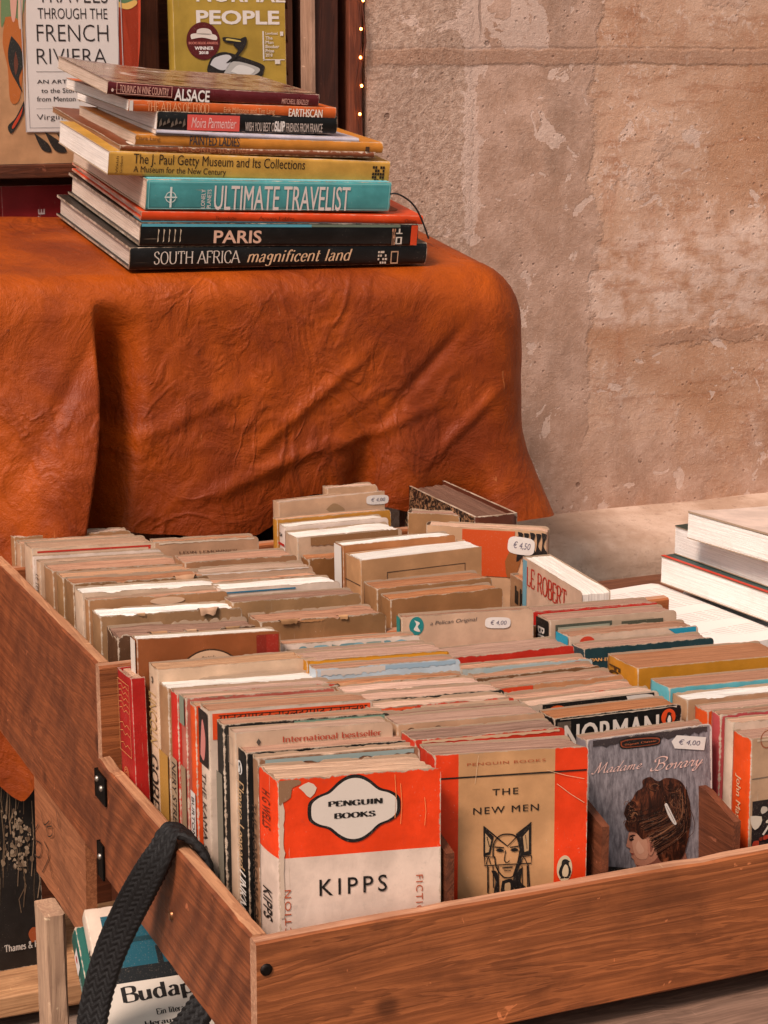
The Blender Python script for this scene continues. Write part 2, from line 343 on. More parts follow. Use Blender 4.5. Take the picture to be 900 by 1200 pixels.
def frame_lines(x0, y0, x1, y1, t):
    o = ([], [])
    for r in (rect(x0, y0, x1, y0+t), rect(x0, y1-t, x1, y1), rect(x0, y0+t, x0+t, y1-t), rect(x1-t, y0+t, x1, y1-t)):
        b = len(o[0]); o[0].extend(r[0]); o[1].extend([[i+b for i in f] for f in r[1]])
    return o
def smoothpoly(pts, k=4):
    q = catmull(list(pts)+[pts[0]], k)[:-1]; return poly(q)
def merge(*tms):
    o = ([], [])
    for vs, fs in tms:
        b = len(o[0]); o[0].extend(vs); o[1].extend([[i+b for i in f] for f in fs])
    return o
PENG_B = [(0, 10), (1.2, 9.8), (2, 9), (2.8, 8.6), (2, 8.2), (2.1, 7), (3, 5), (3.3, 3), (2.8, 1.2), (2.0, .5), (2.6, 0), (.3, 0), (0, .6), (-.4, 0), (-2.4, 0), (-1.8, .6), (-2.6, 1.6), (-3.0, 3.4), (-2.5, 5.4), (-1.7, 7), (-1.5, 8.8), (-1, 9.7)]
PENG_W = [(.4, 7.4), (1.3, 6.6), (1.9, 4.6), (1.9, 2.4), (1.2, .9), (0, .8), (-1, 1.4), (-1.4, 3.2), (-1, 5.2), (-.3, 6.8)]
def penguin(cx, cy, h, body, belly, disc=None, discs=(.62, .62)):
    """small bird emblem: list of (shape, ink, lift)"""
    s = h/10; r = []
    if disc: r.append((ell(cx, cy, h*discs[0], h*discs[1]), disc, 1))
    r.append((poly([(cx+x*s, cy+(y-5)*s) for x, y in PENG_B]), body, 2)); r.append((poly([(cx+x*s, cy+(y-5)*s) for x, y in PENG_W]), belly, 3)); return r

class Face:
    """a flat printing face in a thing's local space"""
    def __init__(s, o, ex, ey, n): s.o = Vector(o); s.ex = Vector(ex); s.ey = Vector(ey); s.n = Vector(n)
    def pts(s, vs, lift): return [s.o+s.ex*v[0]+s.ey*v[1]+s.n*(lift+v[2]*6e-6) for v in vs]
    def px(s, M, u, v):
        p = M@s.o; n = (M.to_3x3()@s.n).normalized(); q = M.inverted()@at_plane(u, v, p, n) - s.o
        return q.dot(s.ex), q.dot(s.ey)
    def box(s, M, u0, v0, u1, v1):           # lower left and upper right corner of a printed line as measured on the photograph
        a = s.px(M, u0, v0); b = s.px(M, u1, v1); return a[0], a[1], b[0], b[1]

def pr(mb, face, tm, m, lift=1, bend=None):
    vs = face.pts(tm[0], .00022*lift+.00012)
    if bend: vs = [bend(p) for p in vs]
    fs = tm[1]
    if face.ex.cross(face.ey).dot(face.n) < 0: fs = [f[::-1] for f in fs]
    mb.add(vs, fs, m)

# ------------------------------------------------------------------ book
BOOKS = {}
class Book: pass
def book(name, label, M, w, H, t, cov, pg, hard=False, bulge=.0015, rag=.5, zb=(), xb=(), mfn=None, group=None, cat='book', bend=None, spine_mat=None, inset=None, arch=0, chip=None, thick=None, plen=1.0):
    """local axes: x from spine to fore edge, y through the thickness (front cover at 0), z up the height; M places the front lower spine corner"""
    rnd = random.Random(hash(label) % 99991 if False else sum(ord(c)*(i+3) for i, c in enumerate(label)))
    root = thing(name, label, cat, group=group); root.matrix_world = M
    B = Book(); B.root = root; B.M = M; B.w, B.H, B.t = w, H, t
    th = thick or (.0022 if hard else .0005); ins = inset if inset is not None else (.003 if hard else .0003)
    chip = chip if chip is not None else (.0 if hard else .0012*rag)
    sd = rnd.uniform(0, 90)
    bend = bend or (lambda p: p)
    # --- cover
    zs = sorted(set([0, .0015, .004, H*.12, H*.3, H*.5, H*.65, H*.78, H*.88, H-.012, H-.006, H-.003, H-.0012, H]+list(zb)))
    xs = sorted(set([0, .0008, .002, .004, .007, w-.006, w-.004, w-.002, w-.0008, w]+[.007+(w-.013)*i/44 for i in range(1, 44)]+[x for x in xb if 0 < x < w]))
    nsp = 8 if t > .006 else 4
    path = [('f', x, Vector((x, 0, 0)), Vector((0, -1, 0)), min(x, w-x)) for x in reversed(xs)]
    for k in range(1, nsp):
        y = t*k/nsp; q = 1-(2*k/nsp-1)**2; path.append(('s', y, Vector((-bulge*q, y, 0)), Vector((-1, 0, 0)), min(y, t-y)))
    path += [('b', x, Vector((x, t, 0)), Vector((0, 1, 0)), min(x, w-x)) for x in xs]
    def top(kind, c):
        if chip <= 0: return 0
        a = c if kind != 'b' else c+7.7
        if kind == 's': a = c+3.3
        n = mnoise.noise(Vector((a*62, sd, 0))); n2 = mnoise.noise(Vector((a*290, sd+5, 0))); n3 = mnoise.noise(Vector((a*900, sd+9, 0)))
        return -chip*max(0, n*1.3-.05+n2*.55+n3*.45) - (chip*.8 if kind == 's' else 0)*abs(n2)
    P = []; E = []; Q = []
    for z in zs:
        row = []; er = []; qr = []
        for kind, c, p, n, de in path:
            zz = z
            if z > H-.004: zz = z+top(kind, c)*(1 if z == H else .55 if z > H-.002 else .2)
            wv = mnoise.noise(Vector((p.x*14+sd, p.y*30, z*13)))*(.0006*rag if kind != 's' else .0003)
            pp = Vector((p.x, p.y, zz))+n*wv
            if not hard:                        # soft rounded outer corner
                rc = .004
                if kind != 's' and p.x > w-rc and z > H-rc:
                    dx, dz = p.x-(w-rc), z-(H-rc); d = math.hypot(dx, dz)
                    if d > rc*.98: pp.x = w-rc+dx*rc/d; pp.z = min(pp.z, H-rc+dz*rc/d)
            row.append(bend(pp)); er.append(min(de, z, H-z)); qr.append(bend(pp-n*th))
        P.append(row); E.append(er); Q.append(qr)
    mb = MB(); B.mb = mb
    def pick(i, j):
        k1, c1 = path[j][0], path[j][1]; k2, c2 = path[j+1][0], path[j+1][1]; kk = 's' if 's' in (k1, k2) or k1 != k2 else k1
        zc = (zs[i]+zs[i+1])/2
        if mfn:
            xm = (path[j][2].x+path[j+1][2].x)/2
            r = mfn(kk, xm if kk != 's' else (path[j][2].y+path[j+1][2].y)/2, zc)
            if r: return r
        if kk == 's' and spine_mat: return spine_mat
        return cov
    mb.grid(P, cov, E, True, False, pick)
    bd = bpy_board = ink('a88e76', .8) if not hard else cov
    zero = lambda G_: [[0]*len(G_[0]) for _ in G_]
    mb.grid(Q, bd, [[.05]*len(path) for _ in zs], True, True)
    mb.grid([P[-1], Q[-1]], bd, [[0]*len(path)]*2, False); mb.grid([P[0], Q[0]], bd, [[0]*len(path)]*2, False, True)
    for j, fl in ((0, False), (len(path)-1, True)):
        mb.grid([[P[i][j], Q[i][j]] for i in range(len(zs))], bd, [[0, 0]]*len(zs), False, fl)
    # --- leaves
    pb = MB(); g = th+.00015
    x0, x1, y0, y1, z0, z1 = (.0015 if not hard else .004), w-ins-(.0006 if not hard else 0), g, t-g, ins+.0003, H-ins-(.0004 if not hard else 0)
    x1 = x0+(x1-x0)*plen
    nx, ny = 14, max(4, min(18, int((y1-y0)/.0011)))
    def tz(x, y):
        s = mnoise.noise(Vector((x*16+sd, y*330, 1.7)))*.0011*rag + mnoise.noise(Vector((x*60, y*900+sd, 4)))*.0005*rag
        u = (y-y0)/max(1e-6, y1-y0); return s+arch*(1-(2*u-1)**2)-(.0006*rag)
    X = [x0+(x1-x0)*i/nx for i in range(nx+1)]; Y = [y0+(y1-y0)*j/ny for j in range(ny+1)]; Z = [z0, z0+(z1-z0)*.35, z0+(z1-z0)*.7, z1]
    rr = min(.003, w*.03)
    T = [[bend(Vector((x, y, z1+tz(x, y)-(rr*.5*max(0, (x-(x1-rr))/rr)**2 if not hard else 0)))) for x in X] for y in Y]
    pb.grid(T, pg)
    fe = lambda y, z: x1+mnoise.noise(Vector((y*500, z*20, sd)))*.0006*rag-(.0016 if hard else 0)*(1-(2*(y-y0)/max(1e-6, (y1-y0))-1)**2)
    pb.grid([[T[j][-1] if k == 3 else bend(Vector((fe(Y[j], Z[k]), Y[j], Z[k]))) for k in (3, 2, 1, 0)] for j in range(ny+1)], pg)
    pb.grid([[bend(Vector((x, y, z0))) for x in X] for y in Y], pg, None, True, True)
    pb.grid([[T[0][i] if k == 3 else bend(Vector((X[i], y0, Z[k]))) for i in range(nx+1)] for k in (0, 1, 2, 3)], pg, None, False)
    pb.grid([[T[-1][i] if k == 3 else bend(Vector((X[i], y1, Z[k]))) for i in range(nx+1)] for k in (0, 1, 2, 3)], pg, None, False, True)
    pb.grid([[T[j][0] if k == 3 else bend(Vector((x0, Y[j], Z[k]))) for k in (0, 1, 2, 3)] for j in range(ny+1)], pg)
    pb.build('page_block', root)
    B.bend = bend
    B.front = Face((0, 0, 0), (1, 0, 0), (0, 0, 1), (0, -1, 0))
    B.spine = Face((-bulge, t, 0), (0, -1, 0), (0, 0, 1), (-1, 0, 0))       # seen from the spine side, book upright
    B.spine_down = Face((-bulge, t, H), (0, 0, -1), (0, -1, 0), (-1, 0, 0))  # title running downwards
    B.spine_flat = Face((-bulge, 0, 0), (0, 0, 1), (0, 1, 0), (-1, 0, 0))   # book lying, spine to the viewer
    B.back_flat = Face((0, t, 0), (0, 0, 1), (1, 0, 0), (0, 1, 0))          # upper cover of a lying book
    BOOKS[label] = B
    return B
def done_(B): return B.mb.build('cover', B.root)
def P_(B, face, tm, c, lift=1):
    f = getattr(B, face); bd = B.bend
    pr(B.mb, f, tm, ink(c) if isinstance(c, str) else c, lift, bd)
def sticker(B, face, box, txt, rot=0.0, lift=2, round_=True):
    x0, y0, x1, y1 = box; f = getattr(B, face); mb = MB(); cx, cy = (x0+x1)/2, (y0+y1)/2; hx, hy = (x1-x0)/2, (y1-y0)/2
    def rt(tm): return [(cx+(v[0]-cx)*math.cos(rot)-(v[1]-cy)*math.sin(rot), cy+(v[0]-cx)*math.sin(rot)+(v[1]-cy)*math.cos(rot), v[2]) for v in tm[0]], tm[1]
    sh = poly([(cx+hx*math.copysign(abs(math.cos(a))**.55, math.cos(a)), cy+hy*math.copysign(abs(math.sin(a))**.55, math.sin(a))) for a in [2*math.pi*k/24 for k in range(24)]]) if round_ else poly([(x0+hx*.25, y0), (x1, y0), (x1, y1), (x0+hx*.25, y1), (x0, cy)])
    pr(mb, f, rt(sh), plain('d9cdc4', .6), lift, B.bend)
    pr(mb, f, rt(fit(text2d(txt, 0, .15), x0+hx*.42, y0+hy*.55, x1-hx*.32, y1-hy*.55)), ink('6a6070'), lift+1, B.bend)
    mb.build('price_sticker', B.root)
def stand(TL, yaw, lean, H):
    """matrix of an upright book whose upper front spine corner is TL"""
    Rm = Matrix.Rotation(yaw, 4, 'Z')@Matrix.Rotation(-lean, 4, 'X')
    return Matrix.Translation(TL)@Rm@Matrix.Translation((0, 0, -H))

# ================================================================== SETTING
def pavement():
    t = NT('pavement_stone'); n1 = t.noise(t.map(), 3, 6, .6); n2 = t.noise(t.map(), 60, 4, .7)
    br = t.n('TexBrick'); t.put(br.inputs['Vector'], t.map((1, 1, 1))); br.inputs['Scale'].default_value = 2.2; br.inputs['Mortar Size'].default_value = .012
    br.inputs['Color1'].default_value = (.16, .13, .11, 1); br.inputs['Color2'].default_value = (.22, .18, .15, 1); br.inputs['Mortar'].default_value = (.06, .05, .04, 1)
    col = t.mix(n1, br.outputs[0], (.10, .085, .07), 'MULTIPLY'); col = t.mix(.6, br.outputs[0], col)
    t.done(col, .8, t.bump(t.math('ADD', n2, br.outputs['Fac']), .4, .004))
    mb = MB(); mb.add([(-60, -60, 0), (60, -60, 0), (60, 60, 0), (-60, 60, 0)], [(0, 1, 2, 3)], t.m)
    tag(mb.build('pavement'), kind='structure')
pavement()

WY = 2.10                                    # face of the stone wall
def wall_material():
    t = NT('old_plastered_stone'); x, y, z = t.xyz()
    U = t.math('ADD', t.math('MULTIPLY', t.math('SUBTRACT', x, .89), 900.0), 430.0)
    V = t.math('MULTIPLY', t.math('SUBTRACT', ZC+.057, z), 952.0)
    nb = t.noise(t.map(), 9, 6, .62); nm = t.noise(t.map(loc=(3, 1, 5)), 28, 6, .65); nf = t.noise(t.map(), 130, 5, .7); ng = t.noise(t.map(), 520, 3, .7)
    nb2 = t.noise(t.map(loc=(7, 3, 2)), 5, 7, .6); nfl = t.noise(t.map((1, 1, 1.0), loc=(2, 8, 4)), 23, 5, .58, .6)
    stain = t.noise(t.map((1.6, 1, .5), loc=(4, 4, 1)), 12, 5, .65)
    def jit(s, k, nz=nm): return t.math('ADD', s, t.math('MULTIPLY', t.math('SUBTRACT', nz, .5), k))
    ochre = t.mix(t.step(nb2, .35, .66), hexc('b78768'), hexc('d0a88f'))
    ochre = t.mix(t.math('MULTIPLY', t.step(stain, .5, .72), .55), ochre, hexc('a86a48'))
    plas = t.mix(t.step(nm, .35, .7), hexc('b08a74'), hexc('c9a490'))
    plas = t.mix(t.math('MULTIPLY', t.step(stain, .48, .7), .35), plas, hexc('7c604e'))
    grey = t.mix(t.step(nf, .34, .72), hexc('ac8a76'), hexc('ceae9a'))
    # plaster coat covers the centre, the foot and odd tongues of the right block
    edge_r = jit(jit(U, 60, nb), 30, nm)
    coat = t.step(edge_r, 694, 688)
    foot = t.step(jit(jit(V, 330, nb2), 190, nm), 420, 560)
    coat = t.math('MAXIMUM', coat, t.math('MULTIPLY', t.math('MULTIPLY', foot, t.step(nb, .32, .48)), .85))
    patch = t.math('MULTIPLY', t.step(t.math('ADD', nb2, t.math('MULTIPLY', t.math('SUBTRACT', nm, .5), .18)), .62, .66), t.step(U, 640, 700))
    coat = t.math('MAXIMUM', coat, t.math('MULTIPLY', patch, .55))
    # paler worn belt across the right block
    belt = t.math('MULTIPLY', t.step(jit(V, 130, nb), 225, 275), t.step(jit(V, 130, nb), 375, 345))
    ochre = t.mix(t.math('MULTIPLY', belt, t.math('MULTIPLY', t.step(nm, .34, .62), .8)), ochre, hexc('e0c0ae'))
    sm = t.noise(t.map((1.5, 1, 7), loc=(5, 2, 9)), 9, 6, .7)
    ochre = t.mix(t.math('MULTIPLY', t.step(sm, .50, .62), .45), ochre, hexc('a06848'))
    mott = t.math('MULTIPLY', t.step(t.math('ADD', t.math('MULTIPLY', nf, .6), t.math('MULTIPLY', nm, .4)), .52, .60), t.step(nb2, .36, .56)); ochre = t.mix(t.math('MULTIPLY', mott, .6), ochre, hexc('e2c4b2'))
    col = t.mix(coat, ochre, plas)
    # left block, pitted and grey
    left = t.step(jit(U, 26, nf), 548, 544); col = t.mix(left, col, grey)
    # flaked whitewash: scattered, dense along the old joint and at the top
    dens = t.math('MULTIPLY', t.step(t.math('ABSOLUTE', t.math('SUBTRACT', jit(U, 22, nf), 546.0)), 15, 2), t.math('MULTIPLY', t.step(V, 270, 240), .27))
    dens = t.math('ADD', dens, t.math('MULTIPLY', t.math('MULTIPLY', t.step(U, 700, 640), t.step(U, 552, 575)), t.math('MULTIPLY', t.step(V, 310, 270), .035)))
    dens = t.math('ADD', dens, t.math('MULTIPLY', t.math('MULTIPLY', t.step(U, 650, 615), t.step(U, 530, 545)), t.math('MULTIPLY', t.step(V, 56, 50), .17)))
    dens = t.math('ADD', dens, t.math('MULTIPLY', t.math('MULTIPLY', t.step(U, 650, 625), t.step(U, 605, 618)), t.math('MULTIPLY', t.step(V, 340, 370), .05)))
    fl = t.step(t.math('ADD', t.math('ADD', nfl, t.math('MULTIPLY', t.math('SUBTRACT', nf, .5), .10)), dens), .628, .638)
    fl = t.math('MULTIPLY', fl, t.step(nf, .28, .40))
    col = t.mix(t.math('MULTIPLY', fl, .85), col, t.mix(nf, hexc('c39f8c'), hexc('e2c6b6')))
    # bed joints of the courses, raised mortar
    def bed(c, hw, a=14):
        return t.step(t.math('ABSOLUTE', t.math('SUBTRACT', jit(V, a, nm), c)), hw+2.5, hw-1.5)
    joint = t.math('MAXIMUM', bed(60, 8), t.math('MULTIPLY', bed(378, 7, 40), t.step(U, 735, 800)))
    joint = t.math('MAXIMUM', joint, bed(-330, 8))
    col = t.mix(t.math('MULTIPLY', joint, .75), col, t.mix(nf, hexc('9c735c'), hexc('b98f76')))
    crack = t.math('MAXIMUM', bed(51, .2, 10), t.math('MULTIPLY', t.step(t.math('ABSOLUTE', t.math('SUBTRACT', jit(U, 14, nm), 554.0)), 2.2, .8), t.step(V, 55, 20)))
    col = t.mix(t.math('MULTIPLY', crack, .45), col, hexc('5a3a2a'))
    # pock holes and dark specks
    vo = t.voro(t.map((1, 1, 1), loc=(1, 0, 2)), 17); vs = t.math('MULTIPLY', t.step(vo, .07, .045), t.step(nb, .5, .56)); 
    vo2 = t.voro(t.map(), 95); pits = t.math('MULTIPLY', t.step(vo2, .20, .10), t.step(nm, .46, .6))
    hole = t.math('MAXIMUM', vs, t.math('MULTIPLY', pits, .6)); col = t.mix(t.math('MULTIPLY', hole, .5), col, hexc('5a3a2c'))
    # damp stains, grain
    col = t.mix(t.math('MULTIPLY', t.step(nf, .55, .8), .18), col, hexc('7a5138')); col = t.mix(t.math('MULTIPLY', t.step(ng, .5, .75), .38), col, hexc('e2c6b4'))
    h = t.math('ADD', t.math('MULTIPLY', coat, .5), t.math('ADD', t.math('MULTIPLY', nf, .55), t.math('MULTIPLY', nm, .7)))
    h = t.math('ADD', h, t.math('MULTIPLY', joint, .45)); h = t.math('SUBTRACT', h, t.math('MULTIPLY', fl, .25)); h = t.math('SUBTRACT', h, t.math('MULTIPLY', hole, 1.0))
    h = t.math('SUBTRACT', h, t.math('MULTIPLY', crack, .35)); h = t.math('ADD', h, t.math('MULTIPLY', t.math('MULTIPLY', left, nf), .9)); h = t.math('ADD', h, t.math('MULTIPLY', ng, .12))
    return t.done(col, .9, t.bump(h, .5, .004), .15)
WALLM = wall_material()
def wall():
    mb = MB(); X = [.89+i*.02 for i in range(46)]+[2.0, 2.4, 3.0, 4.5]; Z = [0, .3, .6]+[.7+i*.02 for i in range(46)]+[1.8, 2.4, 3.6]
    def yy(x, z): return WY+.006*mnoise.noise(Vector((x*3, 4, z*3)))+.003*mnoise.noise(Vector((x*13, 9, z*13)))
    mb.grid([[(x, yy(x, z), z) for x in X] for z in Z], WALLM)
    mb.grid([[(.89, yy(.89, z), z), (.888, WY+.06, z), (.888, WY+.35, z)] for z in Z], WALLM, None, False, True)
    o = tag(mb.build('stone_wall'), 'weathered ochre stone wall with flaking plaster behind the book trays', 'wall')
    # plinth: rounded ledge along the foot of the wall
    t = NT('ledge_stone'); nb = t.noise(t.map(), 10, 6, .65); nf = t.noise(t.map(), 90, 5, .7); ns = t.noise(t.map((1, 3, 9)), 9, 5, .6)
    col = t.mix(t.step(nb, .36, .66), hexc('b0907a'), hexc('cdb09c')); col = t.mix(t.math('MULTIPLY', t.step(ns, .5, .75), .35), col, hexc('8c6c56')); col = t.mix(t.math('MULTIPLY', t.step(nf, .56, .75), .5), col, hexc('69483a'))
    t.done(col, .9, t.bump(t.math('ADD', nf, t.math('MULTIPLY', ns, .5)), .45, .004), .15)
    prof = [(WY+.01, -.546), (WY-.03, -.551), (WY-.07, -.556), (WY-.096, -.562), (WY-.112, -.574), (WY-.119, -.59), (WY-.121, -.615), (WY-.117, -.66), (WY-.115, -.75), (WY-.115, -1.45)]
    X = [.55+i*.03 for i in range(40)]+[2.2, 3, 4.5]; mb = MB()
    mb.grid([[(x, y+.004*mnoise.noise(Vector((x*6, y*20, zz*30))), ZC+zz+.0035*mnoise.noise(Vector((x*8, y*9, 2)))) for x in X] for y, zz in prof][::-1], t.m)
    mb.build('plinth', o)
wall()

# shop recess with book shelves to the left of the wall
DW = wood('4a2416', '1e0d08', 'z', .6); DWX = wood('6e3a22', '3a1a0e', 'x', .55); DWZ = wood('7a4026', '43200f', 'z', .6)
BY = 2.13
def bookcase():
    r = thing('bookcase', 'dark wooden bookcase in the shop recess left of the stone wall', 'bookcase', (.6, BY+.1, 0))
    def part(name, x0, x1, y0, y1, z0, z1, m, ch=.0012):
        mb = MB(); mb.box(x0-.6, x1-.6, y0-BY-.1, y1-BY-.1, z0, z1, m, ch); return mb.build(name, r)
    part('back_panel', .05, .886, BY+.20, BY+.22, 0, 2.2, DWX)
    part('side_panel', .632, .672, BY+.035, BY+.198, .0, 2.2, DWZ)                       # brown upright between the two face-out books
    part('shelf', .05, .630, BY-.012, BY+.198, ZC-.1305, ZC-.1165, DWX)
    part('shelf', .674, .826, BY-.012, BY+.198, ZC-.060, ZC-.048, DWX)
    part('shelf', .05, .630, BY-.012, BY+.198, ZC-.42, ZC-.40, DWX)
    part('shelf', .674, .826, BY-.012, BY+.198, ZC-.42, ZC-.40, DWX)
    part('upright', .828, .856, BY-.03, BY+.198, 0, 2.2, DW)
    part('pale_trim', .8225, .8275, BY-.034, BY-.002, ZC-.30, 2.2, wood('b89078', '8a6650', 'z', .7), .0006)
    part('dark_reveal', .857, .868, BY+.03, BY+.198, 0, 2.2, DW)
    # toothed rail that carries the shelf pegs
    pitch = .036; z = ZC-.10; pts = []
    n = 26
    mb = MB(); m = wood('a06a50', '6e4028', 'z', .65)
    prof = [(.807, z-.3)]
    for k in range(n): prof += [(.807, z+pitch*k), (.8185, z+pitch*k), (.8075, z+pitch*(k+1)-.002)]
    prof += [(.807, z+pitch*n), (.8216, z+pitch*n), (.8216, z-.3)]
    # tooth cut-outs as a closed prism: pale strip with dark notches
    strip = [(.8216, z-.3), (.8216, z+pitch*n)]
    tooth = []
    for k in range(n, 0, -1): tooth += [(.8075, z+pitch*k), (.8165, z+pitch*(k-1)+.0015)]
    ring = strip+tooth+[(.8075, z-.3)]
    f = [(x-.6, BY+.02-BY-.1, zz) for x, zz in ring]; b = [(x-.6, BY+.05-BY-.1, zz) for x, zz in ring]; N = len(ring)
    mb.add(f+b, [list(range(N)), list(range(N, 2*N))[::-1]]+[[i, i+N, (i+1) % N+N, (i+1) % N] for i in range(N)], m); mb.build('peg_rail', r)
    part('frame_post', .869, .8845, BY-.03, BY+.03, 0, 2.2, wood('8a4a32', '4a2014', 'z', .6))
    # roof board keeps the sky out of the recess
    part('canopy_board', .05, .886, BY-.05, BY+.22, 2.201, 2.22, DWX)
bookcase()

def string_lights():
    r = thing('string_lights', 'string of tiny glowing warm lights on the red-brown post beside the wall', 'fairy lights', (.876, BY-.034, 1.3))
    mb = MB(); wire = plain('5a2c1c', .5); pts = []
    for k in range(46):
        z = -.32+k*.02; pts.append((.0025*math.sin(k*1.1)-.004+z*.022+.002, -.002+.001*math.cos(k*.9), z))
    mb.tube(pts, .0011, wire, 6); mb.tube([(p[0]+.005+.001*math.sin(i*1.9), p[1], p[2]) for i, p in enumerate(pts)], .0011, wire, 6); mb.build('wire', r)
    t = NT('lit_bulb'); t.b.inputs['Emission Color'].default_value = (1, .34, .06, 1); t.b.inputs['Emission Strength'].default_value = 9; t.done((1, .6, .3), .4)
    import bmesh
    for k in range(12):
        v = 11+38*(k-4) if False else None
        z = (ZC+.057-.00105*2.6) - 1.3 - .0305*(k-4)
        if z < -.3: continue
        bm = bmesh.new(); bmesh.ops.create_uvsphere(bm, u_segments=10, v_segments=8, radius=.0014)
        mb = MB(); mb.add([(v.co.x, v.co.y, v.co.z*1.2) for v in bm.verts], [[q.index for q in f.verts] for f in bm.faces], t.m, None, True); bm.free()
        mb.build('bulb', r, (.0025*math.sin(k*2.0)*.5+z*.022+.0005, -.0045, z))
string_lights()

# ------------------------------------------------------------------ trays
WD1, WD2 = 'ac6236', '552611'
WX = wood(WD1, WD2, 'x', .55); WYS = wood('94502c', '4c2010', 'y', .55, 1.0, .75); WYB = wood(WD1, WD2, 'y', .55); WE = wood('c08a64', '865034', 'y', .65); WEX = wood('c49070', '8c5638', 'x', .65)
def plank(name, x0, x1, y0, y1, z0, z1, m, parent, org, rim=None, wob=.0007, chips=0, seed=1):
    """sawn board with slightly wandering, softened edges; rim = material of its worn top edge"""
    mb = MB(); L = max((x1-x0, 0), (y1-y0, 1), (z1-z0, 2))[1]; n = 40; c = .0016
    lo = (x0, y0, z0); hi = (x1, y1, z1); A, B2 = [a for a in (0, 1, 2) if a != L]
    la, ha, lb, hb = lo[A], hi[A], lo[B2], hi[B2]
    if (ha-la) < 3*c or (hb-lb) < 3*c: c = min(ha-la, hb-lb)/4
    sec = [(la+c, lb), (ha-c, lb), (ha, lb+c), (ha, hb-c), (ha-c, hb), (la+c, hb), (la, hb-c), (la, lb+c), (la+c, lb)]
    rows = []
    for i in range(n+1):
        s = lo[L]+(hi[L]-lo[L])*i/n; row = []
        for k, (a, b) in enumerate(sec):
            kk = k % 8
            da = wob*mnoise.noise(Vector((s*9, kk*3.1+seed, seed*7.7)))+wob*.5*mnoise.noise(Vector((s*50, kk*5.1, seed*3.3)))
            db = wob*mnoise.noise(Vector((s*8+40, kk*2.3+seed, seed)))+wob*.4*mnoise.noise(Vector((s*60+9, kk, seed)))
            if chips and kk in (3, 4, 5, 6):
                q = mnoise.noise(Vector((s*26, seed*1.7, 2)))
                if q > .38: db -= chips*(q-.38)*2.2
            p = [0, 0, 0]; p[L] = s; p[A] = a+da; p[B2] = b+db; row.append((p[0]-org[0], p[1]-org[1], p[2]-org[2]))
        rows.append(row)
    flip = (L == 1)
    top = lambda i, j: rim if (rim and j in (3, 4) and B2 == 2) else m
    mb.grid(rows, m, None, False, not flip, top)
    mb.add(rows[0][:8], [list(range(8)) if not flip else list(range(8))[::-1]], rim or m); mb.add(rows[-1][:8], [list(range(8))[::-1] if not flip else list(range(8))], rim or m)
    return mb.build(name, parent)
def nail(parent, p, axis, r=.003, m=None):
    mb = MB(); d = Vector(axis); p = Vector(p)
    mb.tube([p-d*.003, p+d*.0006, p+d*.0012], [r, r, r*.55], m or metal('2a211d'), 12); mb.build('nail', parent)

FX0, FX1, FY0, FY1, FZ0, FZ1 = .367, .840, 1.035, 1.380, ZC-.597, ZC-.510     # front tray, outer
BX0, BX1, BY0, BY1, BZ0, BZ1 = .374, .862, 1.391, 1.752, ZC-.604, ZC-.4435    # rear tray, outer
org = (FX0, FY0, FZ0)
FT = thing('book_tray', 'nearer red-brown wooden tray whose front board runs along the bottom of the photo', 'book tray', org)
plank('front_board', FX0, FX1+.25, FY0, FY0+.0105, FZ0, FZ1, WX, FT, org, WEX, .0008, .0012, 1)
plank('side_board', FX0+.0005, FX0+.0115, FY0+.011, FY1, FZ0-.004, FZ1, WYS, FT, org, WE, .0008, .004, 2)
plank('back_board', FX0+.012, FX1+.25, FY1-.011, FY1, FZ0, FZ1-.012, WX, FT, org, WEX, .0006, .001, 3)
plank('side_board', FX1+.239, FX1+.25, FY0+.011, FY1-.0115, FZ0, FZ1, WYB, FT, org, WE, .0006, .001, 4)
plank('tray_floor', FX0+.012, FX1+.238, FY0+.011, FY1-.0115, FZ0+.002, FZ0+.010, WX, FT, org, None, .0002, 0, 5)
FFL = FZ0+.0105
DIVM = wood('7a4228', '3c1a0c', 'y', .6)
for k, (dx, y0) in enumerate(((.4955, FY0+.0115), (.6045, FY0+.0115), (.7035, FY0+.0115))):
    # low slip of wood keeping the rows apart; its top slopes down to the front board
    mb = MB(); y1 = FY1-.013; z1 = ZC-(.470, .470, .482)[k]
    sec = [(y0, FFL), (y1, FFL), (y1, z1), (y0+.035, z1), (y0, z1-.010)]
    a = [(dx-FX0, y-FY0, z-FZ0) for y, z in sec]; b = [(dx+.0055-FX0, y-FY0, z-FZ0) for y, z in sec]; N = len(sec)
    mb.add(a+b, [list(range(N))[::-1], list(range(N, 2*N))]+[[i, (i+1) % N, (i+1) % N+N, i+N] for i in range(N)], DIVM)
    mb.build('divider', FT)
nail(FT, (.006, -.0004, FZ1-FZ0-.018), (0, -1, 0), .0038); 
nail(FT, (-.0004, .168, .035), (-1, 0, 0), .0036, metal('8a5a3a', .3))
def bracket(z0, z1, yb, screws, w_=.022):
    mb = MB(); m = metal('1c1714', .5); mb.box(-.0016, .0003, yb-w_, yb+.001, z0, z1, m, .0006); mb.box(-.0018, .012, yb+.0012, yb+.003, z0, z1, m, .0006)
    o = mb.build('corner_bracket', FT)
    for (sy, sz) in screws:
        s = MB(); s.tube([(-.0012, sy, sz), (-.0026, sy, sz), (-.0034, sy, sz)], [.0024, .0024, .0012], metal('b8a89a', .3), 10); s.build('screw', o)
H1 = FZ1-FZ0; LY = FY1-FY0
bracket(H1-.030, H1-.008, LY, ((LY-.016, H1-.018), (LY-.005, H1-.014)), .024)
bracket(-.006, .022, LY, ((LY-.006, .012),), .012)

